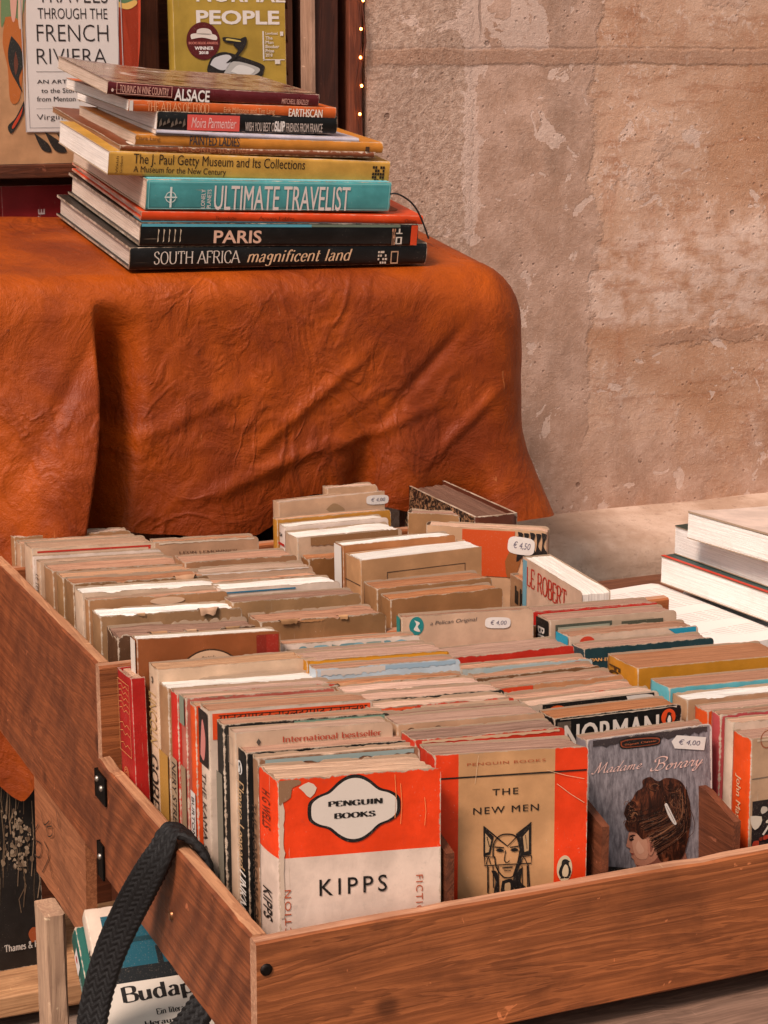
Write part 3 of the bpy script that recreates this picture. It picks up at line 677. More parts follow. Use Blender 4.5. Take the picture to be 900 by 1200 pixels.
org2 = (BX0, BY0, BZ0)
BT = thing('book_tray', 'farther deeper wooden tray behind and above the nearer one, below the orange leather', 'book tray', org2)
plank('front_board', BX0, BX1-.0, BY0, BY0+.0105, BZ0, BZ1, WX, BT, org2, WEX, .0007, .0012, 6)
plank('side_board', BX0+.0005, BX0+.0115, BY0+.011, BY1, BZ0-.003, BZ1, wood('94502c', '4c2010', 'y', .55, 1.3, .35), BT, org2, WE, .0009, .004, 7)
plank('back_board', BX0+.012, BX1+.02, BY1-.011, BY1, BZ0, BZ1-.01, WX, BT, org2, WEX, .0006, .001, 8)
plank('side_board', BX1+.009, BX1+.02, BY0+.011, BY1-.0115, BZ0, BZ1-.06, WYB, BT, org2, WE, .0006, .001, 9)
plank('tray_floor', BX0+.012, BX1+.008, BY0+.011, BY1-.0115, BZ0+.002, BZ0+.010, WX, BT, org2, None, .0002, 0, 10)
BFL = BZ0+.0105
nail(BT, (.026, -.0004, BZ1-BZ0-.026), (0, -1, 0), .0028)

# trestle that carries both trays
def trestle():
    o = thing('trestle', 'low trestle of old weathered boards carrying the wooden book trays', 'trestle', (.6, 1.3, 0))
    wz = wood('c09a7c', '94705a', 'z', .75); grey = wood('8a6a58', '4e382c', 'x', .85, 1.4)
    def part(name, x0, x1, y0, y1, z0, z1, m, sd): return plank(name, x0, x1, y0, y1, z0, z1, m, o, (.6, 1.3, 0), None, .002, .004, sd)
    part('front_ledge', .50, 1.35, .985, 1.10, ZC-.640, ZC-.6135, grey, 21)
    part('cross_board', .40, 1.35, 1.52, 1.62, ZC-.630, ZC-.6045, wood('5a3020', '2c140b', 'x', .7), 23)
    for k, (x, y) in enumerate(((.366, 1.56), (1.2, 1.54), (1.2, 1.02), (.62, 1.02))):
        part('leg', x, x+(.035 if k else .0175), y+.002, y+.04, .001, ZC-(.6305 if k == 1 else .6405 if k else .712), wz, 30+k)
    part('rail', .656, 1.198, 1.03, 1.05, ZC-.68, ZC-.642, grey, 40); part('rail', 1.201, 1.233, 1.062, 1.538, ZC-.70, ZC-.66, grey, 41)
    # short side board with pencilled workshop marks
    sb = part('side_board', .3795, .388, 1.475, 1.64, ZC-.704, ZC-.6065, wood('a4643f', '6c3a20', 'y', .7), 45)
    return o
TRS = trestle()

# ------------------------------------------------------------------ leather over its stand
TOPF, TOPB = (1.803, -.2030), (2.06, -.169)       # the stand's lid slopes a little towards the street
def lid_z(y, x=.53): return TOPF[1]+(y-TOPF[0])*(TOPB[1]-TOPF[1])/(TOPB[0]-TOPF[0])-.022*(x-.53)
def leather_mat():
    t = NT('orange_leather'); x, y, z = t.xyz()
    nb = t.noise(t.map(), 7, 6, .62, .4); nm = t.noise(t.map(loc=(2, 2, 2)), 26, 6, .65, .8); nf = t.noise(t.map(), 240, 4, .7); gr = t.voro(t.map(), 620)
    col = t.mix(t.step(nb, .34, .68), hexc('7c2f05'), hexc('aa4a05')); col = t.mix(t.math('MULTIPLY', t.step(nm, .46, .75), .32), col, hexc('6e2a0b'))
    dots = t.step(t.voro(t.map(loc=(3, 3, 3)), 42), .07, .035)
    col = t.mix(t.math('MULTIPLY', dots, t.math('MULTIPLY', t.step(nb, .5, .6), .6)), col, hexc('4a1a0a'))
    scr = t.step(t.noise(t.map((50, 8, 14), rot=(0, .7, 0)), 2, 3, .5, .6), .72, .75); col = t.mix(t.math('MULTIPLY', scr, .35), col, hexc('d08048'))
    col = t.mix(t.math('MULTIPLY', t.step(nf, .55, .8), .25), col, hexc('501c08'))
    # creases: ridges of warped noise
    def ridge(sc, loc, k, st=(1, 1, 1), rot=(0, 0, 0)):
        n = t.noise(t.map(st, loc, rot), sc, 3, .5, 1.3); return t.math('MULTIPLY', t.step(t.math('ABSOLUTE', t.math('SUBTRACT', n, .5)), .075, .0), k)
    r = t.math('ADD', ridge(9, (1, 5, 2), 1.0, (1, 1, .8), (0, .6, 0)), ridge(19, (4, 1, 7), .6, (1, 1, .7), (0, -.7, 0)))
    mask = t.step(t.noise(t.map(loc=(8, 8, 8)), 6, 3), .42, .6); r = t.math('MULTIPLY', r, mask)
    col = t.mix(t.math('MULTIPLY', r, .22), col, hexc('5c1f0a'))
    n = t.bump(t.math('ADD', t.math('ADD', t.math('MULTIPLY', nm, 1.1), t.math('MULTIPLY', nb, 1.6)), t.math('MULTIPLY', r, .38)), .42, .008)
    n = t.bump(t.math('ADD', t.math('MULTIPLY', nf, .7), t.math('MULTIPLY', gr, .5)), .30, .0012, n)
    return t.done(col, t.math('ADD', t.math('MULTIPLY', nm, .25), .40), n, .28)
HEM = [(.30, -.60), (.345, -.625), (.372, -.668), (.400, -.690), (.430, -.645), (.455, -.52), (.475, -.446), (.50, -.440), (.54, -.446), (.59, -.452), (.640, -.456), (.655, -.450), (.668, -.434), (.70, -.422), (.73, -.424), (.757, -.436), (.775, -.441), (.81, -.448), (.85, -.452), (.90, -.462), (.95, -.468)]
def interp(T, x):
    if x <= T[0][0]: return T[0][1]
    for (a, b), (c, d) in zip(T, T[1:]):
        if x <= c:
            k = (x-a)/(c-a); return b+(d-b)*(k*k*(3-2*k)*.6+k*.4)
    return T[-1][1]
def ss(a, b, x): k = max(0, min(1, (x-a)/(b-a))); return k*k*(3-2*k)
def leather():
    LM = leather_mat(); RC = .060; XR, YF = .950, TOPF[0]-.012; XL = .30
    cols = []
    nf = 210
    for i in range(nf+1): cols.append(('f', XL+(XR-RC-XL)*i/nf))
    for i in range(1, 19): cols.append(('c', math.pi/2*i/18))
    for i in range(1, 26): cols.append(('r', YF+RC+(2.075-YF-RC)*i/25))
    rows_top, rows_r, rows_d = 12, 8, 46; RR = .030
    P = [[] for _ in range(rows_top+rows_r+rows_d+1)]
    for kind, c in cols:
        if kind == 'f': b = Vector((c, YF, 0)); n = Vector((0, -1, 0)); tgt = Vector((min(c, .885), 2.075, 0)); hem = interp(HEM, c); sx = c
        elif kind == 'c':
            cc = Vector((XR-RC, YF+RC, 0)); n = Vector((math.sin(c), -math.cos(c), 0)); b = cc+n*RC; tgt = Vector((.885, 2.06, 0)); sx = XR-RC+RC*c; hem = -.470+.004*math.sin(c*3)
        else: b = Vector((XR, c, 0)); n = Vector((1, 0, 0)); tgt = Vector((.875, max(c, 2.0)+.01, 0)); sx = XR-RC+RC*1.57+(c-YF-RC); hem = -.470+.09*ss(YF+RC, YF+RC+.16, c)
        RR = .030+.034*(ss(.80, .93, sx) if kind != 'r' else 1.0); inner = b-n*RR; j = 0
        for k in range(rows_top):
            q = k/rows_top; p = tgt.lerp(inner, q); z = lid_z(p.y, p.x)-.001+.0015*mnoise.noise(Vector((p.x*14, p.y*14, 3)))
            P[j].append(Vector((p.x, p.y, ZC+z))); j += 1
        ze = lid_z(inner.y, inner.x)-.001
        for k in range(rows_r):
            a = math.pi/2*k/rows_r; p = inner+n*RR*math.sin(a); P[j].append(Vector((p.x, p.y, ZC+ze-RR*(1-math.cos(a))))); j += 1
        for k in range(rows_d+1):
            q = k/rows_d; z0 = ze-RR; z = z0+(hem-z0)*q; d = z0-z
            out = 0.0
            # big flap at the left: swells, then turns sharply back into a deep valley
            xc = .487-.018*ss(0, .24, d)+.006*math.sin(d*18)
            if kind == 'f':
                sw = ss(.36, xc-.012, sx)*(1-ss(xc-.004, xc+.006, sx)); out += sw*(.004+.034*ss(-.01, .17, d))
                out -= .048*ss(-.012, .06, d)*(ss(xc-.004, xc+.006, sx)*(1-ss(xc+.006, xc+.05, sx)))
                out += .010*ss(.02, .2, d)*math.exp(-((sx-.60)/.06)**2)
                out -= .020*ss(.10, .2, d)*math.exp(-((sx-.755)/.016)**2) 
                out += .012*ss(.10, .2, d)*math.exp(-((sx-.80)/.03)**2)
                out -= .012*ss(.14, .22, d)*ss(.80, .86, sx)
            fl = ss(.84, XR-RC+.06, sx) if kind != 'r' else 1-ss(YF+RC, YF+RC+.16, c)
            out += .060*ss(.09, .28, d)*fl*fl
            amp = .2+.8*ss(0, .05, d)
            out += amp*(.0026*mnoise.noise(Vector((sx*9, z*9, 1)))+.0018*mnoise.noise(Vector((sx*23+z*10, z*20-sx*8, 5)))+.0005*mnoise.noise(Vector((sx*52-z*30, z*46+sx*20, 8))))
            # slanting soft creases
            for (x0, z0_, dx, dz, L_, wd, am) in ((.70, -.33, .8, .6, .10, .006, .004), (.83, -.30, .7, .7, .13, .006, -.004), (.56, -.34, .9, .35, .09, .007, .003), (.62, -.27, -.5, .85, .08, .006, -.003), (.78, -.36, .93, .3, .08, .005, .004), (.66, -.39, .95, .3, .10, .007, .005), (.44, -.33, .5, .8, .12, .008, -.004), (.87, -.36, .75, .66, .07, .006, .004)):
                a_ = (sx-x0)*dx+(z-z0_)*dz; b_ = -(sx-x0)*dz+(z-z0_)*dx
                if abs(a_) < L_: out += am*amp*math.exp(-(b_/wd)**2)*(1-(a_/L_)**2)
            wob = .002*mnoise.noise(Vector((sx*40, 2, 2)))*q
            p = b+n*(out); P[j].append(Vector((p.x, p.y, ZC+z+wob))); j += 1
    mb = MB(); mb.grid(P[::-1], LM, None, True, False)
    th = .0026; Q = [[v+Vector((0, .0026, -.0004)) if True else v for v in row] for row in P[rows_top+rows_r:]]
    mb.grid(Q[::-1], LM, None, True, True); e = leather_edge = plain('8a4a22', .8, .2)
    mb.grid([Q[-1], P[-1]], e, None, False, True)
    o = mb.build('leather_drape'); tag(o, 'large wrinkled orange leather hide draped over a stand under the tall book pile', 'leather')
leather()
def stand_box():
    o = thing('display_stand', 'wooden stand hidden under the orange leather hide', 'stand', (.6, 1.9, 0)); m = wood('6a3a24', '38190d', 'x', .7); mb = MB()
    yf, yb = TOPF[0]+.012, 2.055; x0, x1 = .10, .880
    def g(x, y, z): return (x-.6, y-1.9, z)
    v = []
    for x in (x0, x1): v += [g(x, yf, ZC+lid_z(yf, x)-.017), g(x, yb, ZC+lid_z(yb, x)-.017), g(x, yb, ZC+lid_z(yb, x)-.006), g(x, yf, ZC+lid_z(yf, x)-.006)]
    mb.add(v, [(0, 1, 2, 3), (7, 6, 5, 4), (0, 4, 5, 1), (1, 5, 6, 2), (2, 6, 7, 3), (3, 7, 4, 0)], m); mb.build('lid', o)
    for x in (x0+.02, x1-.05):
        for y in (yf+.03, yb-.05):
            mb = MB(); mb.box(x-.6, x+.03-.6, y-1.9, y+.03-1.9, .0, ZC+lid_z(y, x)-.0175, m, .002); mb.build('leg', o)
stand_box()

# ------------------------------------------------------------------ the tall pile of lying books
TILT = math.atan2(TOPB[1]-TOPF[1], TOPB[0]-TOPF[0])
def lie(u0, v0, u1, v1, y0, yaw, tilt=TILT):
    O = at_y(u0, v0, y0); yw = R(yaw); n = Vector((-math.sin(yw), math.cos(yw), 0)); Q = at_plane(u1, v1, O, n)
    ez = (Q-O).normalized(); ex = (n*math.cos(tilt)+Vector((0, 0, 1))*math.sin(tilt)); ey = ez.cross(ex).normalized(); ex = ey.cross(ez)
    M = Matrix.Identity(4)
    for r in range(3): M[r][0], M[r][1], M[r][2], M[r][3] = ex[r], ey[r], ez[r], O[r]
    return M, (Q-O).length
def pile(label, bl, br, tl, y0, yaw, D, cov, pg, hard, tilt=7.5, **k):
    M, L = lie(*bl, *br, y0, yaw+13, R(tilt))
    T = at_plane(tl[0], tl[1], M.translation, M.to_3x3()@Vector((-1, 0, 0))); t = (T-M.translation).dot(M.to_3x3()@Vector((0, 1, 0)))
    return book(k.pop('name', 'hardback_book' if hard else 'paperback_book'), label, M, D, L, t, cov, pg, hard, group='books in the tall pile on the leather', **k)
def sp(B, u0, v0, u1, v1, tm, c, lift=1, face='spine_flat'):
    f = getattr(B, face); a = f.box(B.M, u0, v0, u1, v1); P_(B, face, fit(tm, *a), c, lift)
WHT = pages('dccfc3', .2); CRM = pages('b89a7c', .5); OFF = pages('c6b4a0', .38); TAN = pages('9c7450', .8); BRN = pages('80583a', 1.0)
# 1 south africa
B = pile('thick black hardback SOUTH AFRICA at the very bottom of the pile', (151, 316), (498, 309), (151, 290), 1.815, -12, .25, cover('0f0b09', .35, .4), OFF, True, bulge=.002)
sp(B, 180, 310, 282, 293, serif2d('SOUTH AFRICA', 1.3, .5, 1.1), 'd9c8b8'); sp(B, 289, 312, 413, 291, serif2d('magnificent land', 1.5, .5, .6, .28), 'e0b48c')
sp(B, 442, 309, 454, 294, merge(*[rect(i*.3, j*.3, i*.3+.2+.1*((i*j) % 2), j*.3+.18) for i in range(4) for j in range(4) if (i*3+j*5) % 4]), 'd8c4b0'); sp(B, 457, 309, 467, 294, frame_lines(0, 0, 1, 1.4, .14), 'c09878')
done_(B)
# 2 paris
B = pile('black hardback PARIS with blue-edged jacket, second from the bottom of the pile', (163, 288), (488, 288), (163, 261), 1.812, -12.5, .25, cover('0c0a08', .3, .35), OFF, True, bulge=.0015)
sp(B, 250, 285, 307, 270, text2d('PARIS', .02), 'dcae94')
for k in range(5): sp(B, 184+k*6.5, 284, 187+k*6.5, 268, poly([(0, 0), (.7, .1), (.5, .5), (1, .9), (.2, 1), (.3, .5)]), 'c9b49a')
sp(B, 458, 287, 464, 268, text2d('THE', .02), 'c08a6a'); sp(B, 463, 286, 472, 268, merge(rect(0, 0, 1, .2), rect(0, 1.2, 1, 1.4), rect(0, .2, .25, 1.2), rect(.75, .2, 1, 1.2), rect(0, 2, 1, 2.2), rect(.38, 2.2, .62, 3)), 'd8c8b8')
P_(B, 'spine_flat', rect(.001, B.t-.0032, B.H*.60, B.t-.0006), '58a4b4'); P_(B, 'spine_flat', rect(B.H*.60, B.t-.0030, B.H-.02, B.t-.0006), '6e7a68'); P_(B, 'spine_flat', rect(B.H-.008, .001, B.H-.001, B.t-.001), 'd8461c')
P_(B, 'back_flat', rect(0.002, .003, B.H-.003, .03), '4e8c9c')
done_(B)
# 3 thin orange hardback
B = pile('thin bright orange hardback with black ribbon under the turquoise book', (165, 258), (495, 263), (165, 247.5), 1.815, -13, .25, cover('d8430f', .3, .4), OFF, True, bulge=.001)
sp(B, 253, 257.5, 277, 253.5, serif2d('Bernadotte', 1.3, .5, .5), '6a2208'); sp(B, 303, 258.5, 345, 254, serif2d('Aesops Fables', 1.3, .5, .5), '6a2208'); sp(B, 474, 261, 488, 257, text2d('Orion'), '7a2a10')
P_(B, 'back_flat', smoothpoly([(B.H*.86, .02), (B.H*.95, .03), (B.H*.9, .10), (B.H*.84, .06)]), '8c3a1c'); P_(B, 'back_flat', smoothpoly([(.02, .03), (.05, .06), (.04, .16), (.015, .12)]), '8a2a0c')
done_(B)
mb = MB(); p0 = at_y(456, 228, 1.80); pts = [at_y(u, v, y) for u, v, y in ((457, 227, 1.80), (470, 228, 1.79), (484, 236, 1.785), (493, 247, 1.782), (499, 262, 1.781), (504, 280, 1.781))]
pts = [Vector(catmull([(q.x, q.z) for q in pts], 4)[i]).to_3d() for i in range(len(catmull([(q.x, q.z) for q in pts], 4)))]
pts = [Vector((q.x, 1.80-.0008*i, q.y)) for i, q in enumerate(pts)]
inv = B.root.matrix_world.inverted(); mb.tube([inv@q for q in pts], .0009, plain('16110f', .5), 6); mb.build('ribbon_marker', B.root)
# 4 travelist
B = pile('thick turquoise book lettered ULTIMATE TRAVELIST in the middle of the pile', (170, 246), (456, 248), (170, 210), 1.815, -12, .245, cover('4a9696', .45, .5), OFF, False, bulge=.0012, thick=.0016)
sp(B, 250, 246, 411, 219, text2d('ULTIMATE TRAVELIST', .012), 'e0cfc6'); sp(B, 236, 245, 242, 221, text2d('LONELY', .02), 'e0cfc6') if False else None
f = Face((-.0012, 0, 0), (0, 1, 0), (0, 0, -1), (-1, 0, 0)); B.spv = f
for tx, u in (('LONELY', 238), ('PLANETS', 245)):
    a = f.px(B.M, u-3, 244); b = f.px(B.M, u+3, 222); P_(B, 'spv', fit(text2d(tx, .015), min(a[0], b[0]), min(a[1], b[1]), max(a[0], b[0]), max(a[1], b[1])), 'e0cfc6')
x0, y0, x1, y1 = B.spine_flat.box(B.M, 192, 243, 208, 219); cx, cy, rr = (x0+x1)/2, (y0+y1)/2, (x1-x0)*.5
P_(B, 'spine_flat', line([(cx+rr*.8*math.cos(a*.3), cy+rr*.8*math.sin(a*.3)) for a in range(22)], .0008), 'd8dcd4'); P_(B, 'spine_flat', rect(cx-.0010, y0, cx+.0010, y1), 'd8dcd4', 2); P_(B, 'spine_flat', rect(cx-rr, cy-.0006, cx+rr, cy+.0006), 'd8dcd4', 3)
P_(B, 'spine_flat', frame_lines(.002, .0016, B.H-.002, B.t-.0016, .0006), '8cc4c0'); P_(B, 'back_flat', rect(.002, .001, B.H-.002, .012), '74c0c8')
done_(B)
# 5 getty
B = pile('buff yellow museum paperback with black title just above the turquoise book', (126, 205), (455, 216), (126, 177), 1.82, -12, .17, cover('c8943e', .45, .5), WHT, False, bulge=.0006, thick=.001)
sp(B, 156, 195.3, 358, 187.3, text2d('The J. Paul Getty Museum and Its Collections'), '2c1c12', 1); sp(B, 156, 204, 265, 198, text2d('A Museum for the New Century'), '2c1c12', 1)
B.spv = Face((-.0006, 0, 0), (0, 1, 0), (0, 0, -1), (-1, 0, 0))
for tx, u in (('Walsh', 137), ('Gribbon', 142)):
    a = B.spv.px(B.M, u-2, 203); b = B.spv.px(B.M, u+2, 183); P_(B, 'spv', fit(text2d(tx), min(a[0], b[0]), min(a[1], b[1]), max(a[0], b[0]), max(a[1], b[1])), '4a3018')
sp(B, 435, 213, 451, 195, merge(*[rect(i, j, i+.8, j+.8) for i in range(5) for j in range(5) if (i*7+j*5+i*j) % 3]), '2a1c14'); done_(B)
# 6 tattered brown with curled cover
def curl(k, L, D, p=2.0):
    return lambda q: Vector((q.x, q.y+k*max(0, 1-q.z/(L*.62))**p*(.25+.75*(q.x/D)), q.z))
M_, L_ = lie(158, 180, 440, 184, 1.822, -12)
B = pile('tattered brown booklet with curled torn corner, right on top of the buff museum book', (140, 178.5), (440, 185), (140, 171.5), 1.822, -13, .25, cover('7a3e1e', 1.0, .5), TAN, False, tilt=5.5, rag=1.4, bend=curl(.006, .31, .25))
sp(B, 210, 178, 290, 174.5, text2d('LES CONTES ILLUSTRES'), 'b07048'); P_(B, 'back_flat', smoothpoly([(.01, .0), (.06, -.0), (.055, .012), (.03, .006), (.012, .02)]), 'd8c4b4', 2); done_(B)
# 7 painted ladies
B = pile('slim ochre paperback PAINTED LADIES below the white pamphlet', (158, 171), (448, 179.5), (158, 158), 1.822, -13, .20, cover('c47a26', .5, .5), OFF, False, tilt=5, bend=curl(.004, .29, .2))
sp(B, 222, 170.5, 281, 161.5, text2d('PAINTED LADIES', .012), '2a3038'); sp(B, 158, 167, 188, 161, text2d('Clara Lang'), '7a4a1a'); sp(B, 428, 177.5, 433, 172, rect(0, 0, 1, 1), '4a3020'); done_(B)
# 8 white pamphlet
B = pile('thin white pamphlet sticking out below the black paperback', (182, 158.5), (420, 167.5), (182, 152.5), 1.82, -12, .19, cover('bfb6c0', .4, .4), WHT, False, tilt=4.5, bend=curl(.003, .24, .19)); P_(B, 'spine_flat', rect(.001, .0005, B.H*.25, B.t*.4), '4a3a34'); done_(B)
# 9 black with pink label
B = pile('black paperback with pink label on its spine, third from the top of the pile', (183, 153), (394, 157), (183, 131), 1.822, -11, .25, cover('0e0b09', .55, .35), WHT, False, tilt=4.5, bulge=.002, bend=curl(.003, .21, .195))
P_(B, 'spine_flat', fit(rect(0, 0, 1, 1), *B.spine_flat.box(B.M, 219, 153, 281, 136)), 'e0584e'); sp(B, 224, 150, 277, 139, text2d('Moira Parmentier', 0, .25), 'f0c0b8', 2)
sp(B, 287, 153.5, 378, 145, text2d('WISH YOU BEST OF NEW FRIENDS FROM FRANCE', .01), 'c8b4a8'); sp(B, 321, 154, 334, 142, text2d('SLIP', .03), 'e8dcd4', 3)
for k in range(7): sp(B, 186+k*4.6, 150-(k % 3)*2, 190+k*4.6, 139+(k % 2)*3, poly([(0, 0), (1, .3), (.7, 1), (.2, .6)]), '6a5a4e')
done_(B)
# 10 atlas of food
B = pile('orange paperback lettered THE ATLAS OF FOOD near the top of the pile', (150, 131), (393, 139), (150, 117.5), 1.823, -12, .21, cover('c85a1c', .4, .5), WHT, False, tilt=4, bend=curl(.003, .235, .195))
sp(B, 172, 131, 245, 122, serif2d('THE ATLAS OF FOOD', 1.2, .5, .9), 'e8a878'); sp(B, 262, 133.5, 322, 127.5, text2d('Erik Millstone and Tim Lang'), 'e0a070'); sp(B, 338, 136.5, 378, 128.5, text2d('EARTHSCAN', .03), 'f0e0d0')
P_(B, 'spine_flat', rect(.0005, .0005, B.H*.02, B.t-.0005), 'd8ccc0'); done_(B)
# 11 alsace
B = pile('glossy dark red wine guide ALSACE lying on top of the pile', (125, 113), (373, 125), (125, 98), 1.824, -12, .17, cover('5a1418', .35, .3), OFF, False, tilt=5.5, bend=curl(.009, .24, .195))
a = B.spine_flat.box(B.M, 136, 112, 202, 102); P_(B, 'spine_flat', frame_lines(*a, .0006), 'd8a08c'); sp(B, 140, 110.5, 198, 104.5, text2d('TOURING IN WINE COUNTRY', .015), 'd8a08c'); sp(B, 204, 118.5, 246, 106.5, text2d('ALSACE', .022), 'f0e4dc'); sp(B, 330, 121.5, 362, 117, text2d('MITCHELL BEAZLEY', .02), 'd09888')
sp(B, 130, 110, 133, 106, ell(0, 0, 1, 1), 'd8b8a8')
t_ = NT('photo_cover'); nn = t_.noise(t_.map((1, 1, .5)), 26, 6, .7, 1.2); n2 = t_.voro(t_.map(), 60)
t_.done(t_.ramp(t_.math('ADD', t_.math('MULTIPLY', nn, .8), t_.math('MULTIPLY', n2, .2)), [(.3, hexc('2a1410')), (.42, hexc('6e3428')), (.5, hexc('a08468')), (.58, hexc('8c5a44')), (.66, hexc('d8c4b4'))]), .22, None, .6)
for i in range(10):
    for j in range(5): P_(B, 'back_flat', rect(B.H*(.004+.0992*i), .003+(B.w-.006)*.2*j, B.H*(.004+.0992*(i+1)), .003+(B.w-.006)*.2*(j+1)), t_.m)
done_(B)

# ------------------------------------------------------------------ face-out books on the shelf behind the pile
def faceout(name, label, u0, v0, u1, v1, y, t, cov, pg, hard, lean=.05, wover=None):
    TL = at_y(u0, v0, y); TR = at_y(u1, v1, y); w_ = TR.x-TL.x
    return TL, w_
# french riviera
def riviera():
    x0, x1 = .478, .6305; zb = ZC-.116; H = .235; w_ = x1-x0
    M = Matrix.Translation((x0, BY-.004, zb))@Matrix.Rotation(-.03, 4, 'X')
    B = book('hardback_book', 'pale illustrated book THROUGH THE FRENCH RIVIERA standing face out on the shelf', M, w_, H, .022, cover('b8926c', .2, .45), OFF, True)
    def q(u, v): return B.front.px(M, u, v)
    def shp(pts, c, l=1): P_(B, 'front', smoothpoly([q(*p) for p in pts]), c, l)
    shp([(140, -60), (162, -60), (162, 79), (140, 79)], 'c8482a'); P_(B, 'front', poly([q(*p) for p in ((136, 0), (162, 0), (162, 82), (136, 82))]), 'c8482a', 1)
    shp([(136, -30), (162, -30), (160, 2), (148, 9), (138, 5)], '5c7a54', 2); shp([(138, 8), (150, 11), (160, 5), (158, 0), (146, 4), (138, 2)], 'e0b060', 3)
    shp([(2, -40), (30, -40), (28, 10), (20, 24), (8, 20), (1, 30)], '6e8458', 1)
    shp([(6, 20), (20, 22), (27, 50), (26, 90), (22, 118), (12, 118), (9, 80), (3, 50)], 'b8662e', 2); shp([(13, 42), (24, 56), (27, 76), (22, 92), (26, 108), (20, 98), (12, 82), (9, 62)], '2c2a26', 3); shp([(18, 60), (21, 75), (18, 88), (16, 74)], '6a3a2a', 4)
    shp([(28, 118), (27, 134), (14, 156), (9, 148), (18, 138)], '2c2a26', 3); shp([(27, 124), (24, 136), (16, 150), (14, 148), (22, 134)], 'c04428', 4)
    shp([(10, -30), (20, -30), (18, 20), (13, 20)], 'd8a08c', 3); shp([(22, -30), (27, -30), (25, 30), (21, 24)], 'd8b49a', 3)
    for k, pp in enumerate(([(40, 156), (56, 168), (60, 178), (50, 176), (44, 166)], [(52, 154), (70, 166), (78, 178), (64, 176)], [(66, 156), (80, 164), (82, 174), (74, 168)])): shp(pp, '2c2622', 2)
    c = [q(30, 155), q(138.5, 155), q(138.5, -80), q(30, -80)]; P_(B, 'front', poly(c), 'ddd0c8', 5)
    a, b = q(30, 155), q(138.5, -80); P_(B, 'front', frame_lines(a[0], a[1], b[0], b[1], .0009), 'b8aca8', 6); a, b = q(34.5, 150), q(134, -78); P_(B, 'front', frame_lines(a[0], a[1], b[0], b[1], .0004), '8a8284', 7)
    def tx(s, u0, v0, u1, v1, bold=-.006): 
        a, b = q(u0, v0), q(u1, v1); P_(B, 'front', fit(text2d(s, bold), a[0], a[1], b[0], b[1]), '2c2422', 7)
    tx('TRAVELS', 44, 3, 125, -17, -.012); tx('THROUGH THE', 44, 22, 125, 10); tx('FRENCH', 43, 48.5, 126, 29, -.012); tx('RIVIERA', 43, 75, 124, 57, -.012)
    a, b = q(42, 84.3), q(126, 83.5); P_(B, 'front', rect(a[0], a[1], b[0], b[1]), '5a4e4a', 7)
    tx('AN ARTISTS GUIDE', 43, 98, 126, 93, .008); tx('to the Storied Coast', 48, 109, 122, 103, .005); tx('from Menton to Antibes', 43, 119, 126, 112.5, .005); a, b = q(42, 127.3), q(126, 126.6); P_(B, 'front', rect(a[0], a[1], b[0], b[1]), '5a4e4a', 7)
    tx('Virginia Johnson', 43, 142.5, 126, 133)
    done_(B)
riviera()
def people():
    x0 = .677; w_ = .128; zb = ZC-.0475; H = .196
    M = Matrix.Translation((x0, BY-.004, zb))@Matrix.Rotation(-.03, 4, 'X')
    B = book('paperback_book', 'mustard yellow novel PEOPLE with an open tin on its cover, face out', M, w_, H, .02, cover('ab8a34', .25, .5), OFF, False)
    def q(u, v): return B.front.px(M, u, v)
    def tx(s, u0, v0, u1, v1, c='e2d6cc', bold=.02, l=1):
        a, b = q(u0, v0), q(u1, v1); P_(B, 'front', fit(text2d(s, bold), a[0], a[1], b[0], b[1]), c, l)
    tx('PEOPLE', 230, 28.5, 327, 12.5, bold=.03); tx('NORMAL', 230, 2, 334, -14, bold=.03)
    cx, cy = q(238, 48); rad = q(258, 48)[0]-cx; P_(B, 'front', ell(cx, cy, rad*.98, rad*1.02, 40), '5a1616', 2)
    def shp(pts, c, l=3): P_(B, 'front', smoothpoly([q(*p) for p in pts]), c, l)
    shp([(224, 46), (237, 44), (253, 47), (252, 41), (238, 39), (224, 40)], 'e0d0c4'); shp([(230, 40), (247, 41), (246, 35), (238, 33), (231, 35)], 'd8c8bc')
    tx('BOOKS BOOK AWARDS', 221, 52, 255, 49, 'd88070', .03, 3); tx('WINNER', 228, 58.5, 250, 54.5, 'f0e4dc', .04, 3); tx('2018', 233, 63.5, 244, 60, 'f0e4dc', .04, 3)
    # an open tin, plain line drawing
    shp([(243, 78), (249, 66), (264, 61), (290, 69), (308, 76), (309, 82), (303, 91), (270, 92), (245, 86)], '241e1c'); shp([(246, 76), (251, 68), (265, 64), (271, 68), (266, 80), (258, 82)], 'c9c4c4', 4); shp([(262, 86), (273, 72), (302, 79), (301, 86), (286, 91), (268, 91)], 'b4aea8', 4)
    shp([(270, 84), (280, 76), (298, 82), (288, 89)], 'd8d2cc', 5); shp([(264, 74), (278, 60), (273, 52), (287, 43), (288, 52), (280, 64), (270, 72)], '241e1c', 6); shp([(261, 48), (262, 43.5), (283, 46), (286, 50), (270, 51)], '241e1c', 5); shp([(264, 47), (266, 45), (280, 47.5), (280, 49)], 'c8b060', 7)
    a = q(308, 71); b = q(309, 36.5); P_(B, 'front', rect(a[0], a[1], b[0], b[1]), 'd8ccc0', 2); a = q(308, 70.5); b = q(333.5, 69.5); P_(B, 'front', rect(a[0], a[1], b[0], b[1]), 'd8ccc0', 2); a = q(322, 75); b = q(328, 70); P_(B, 'front', rect(a[0], a[1], b[0], b[1]), 'd8ccc0', 3); a = q(328, 42); b = q(331.5, 37); P_(B, 'front', rect(a[0], a[1], b[0], b[1]), 'd8ccc0', 3)
    for k, (s, u1) in enumerate((('Longlisted', 325), ('The', 319), ('Man', 320), ('Booker', 327), ('Prize', 321), ('2018', 319))): tx(s, 311, 41.5+k*5.0, u1, 37.6+k*5.0, 'd8ccc0', .02, 2)
    done_(B)
people()
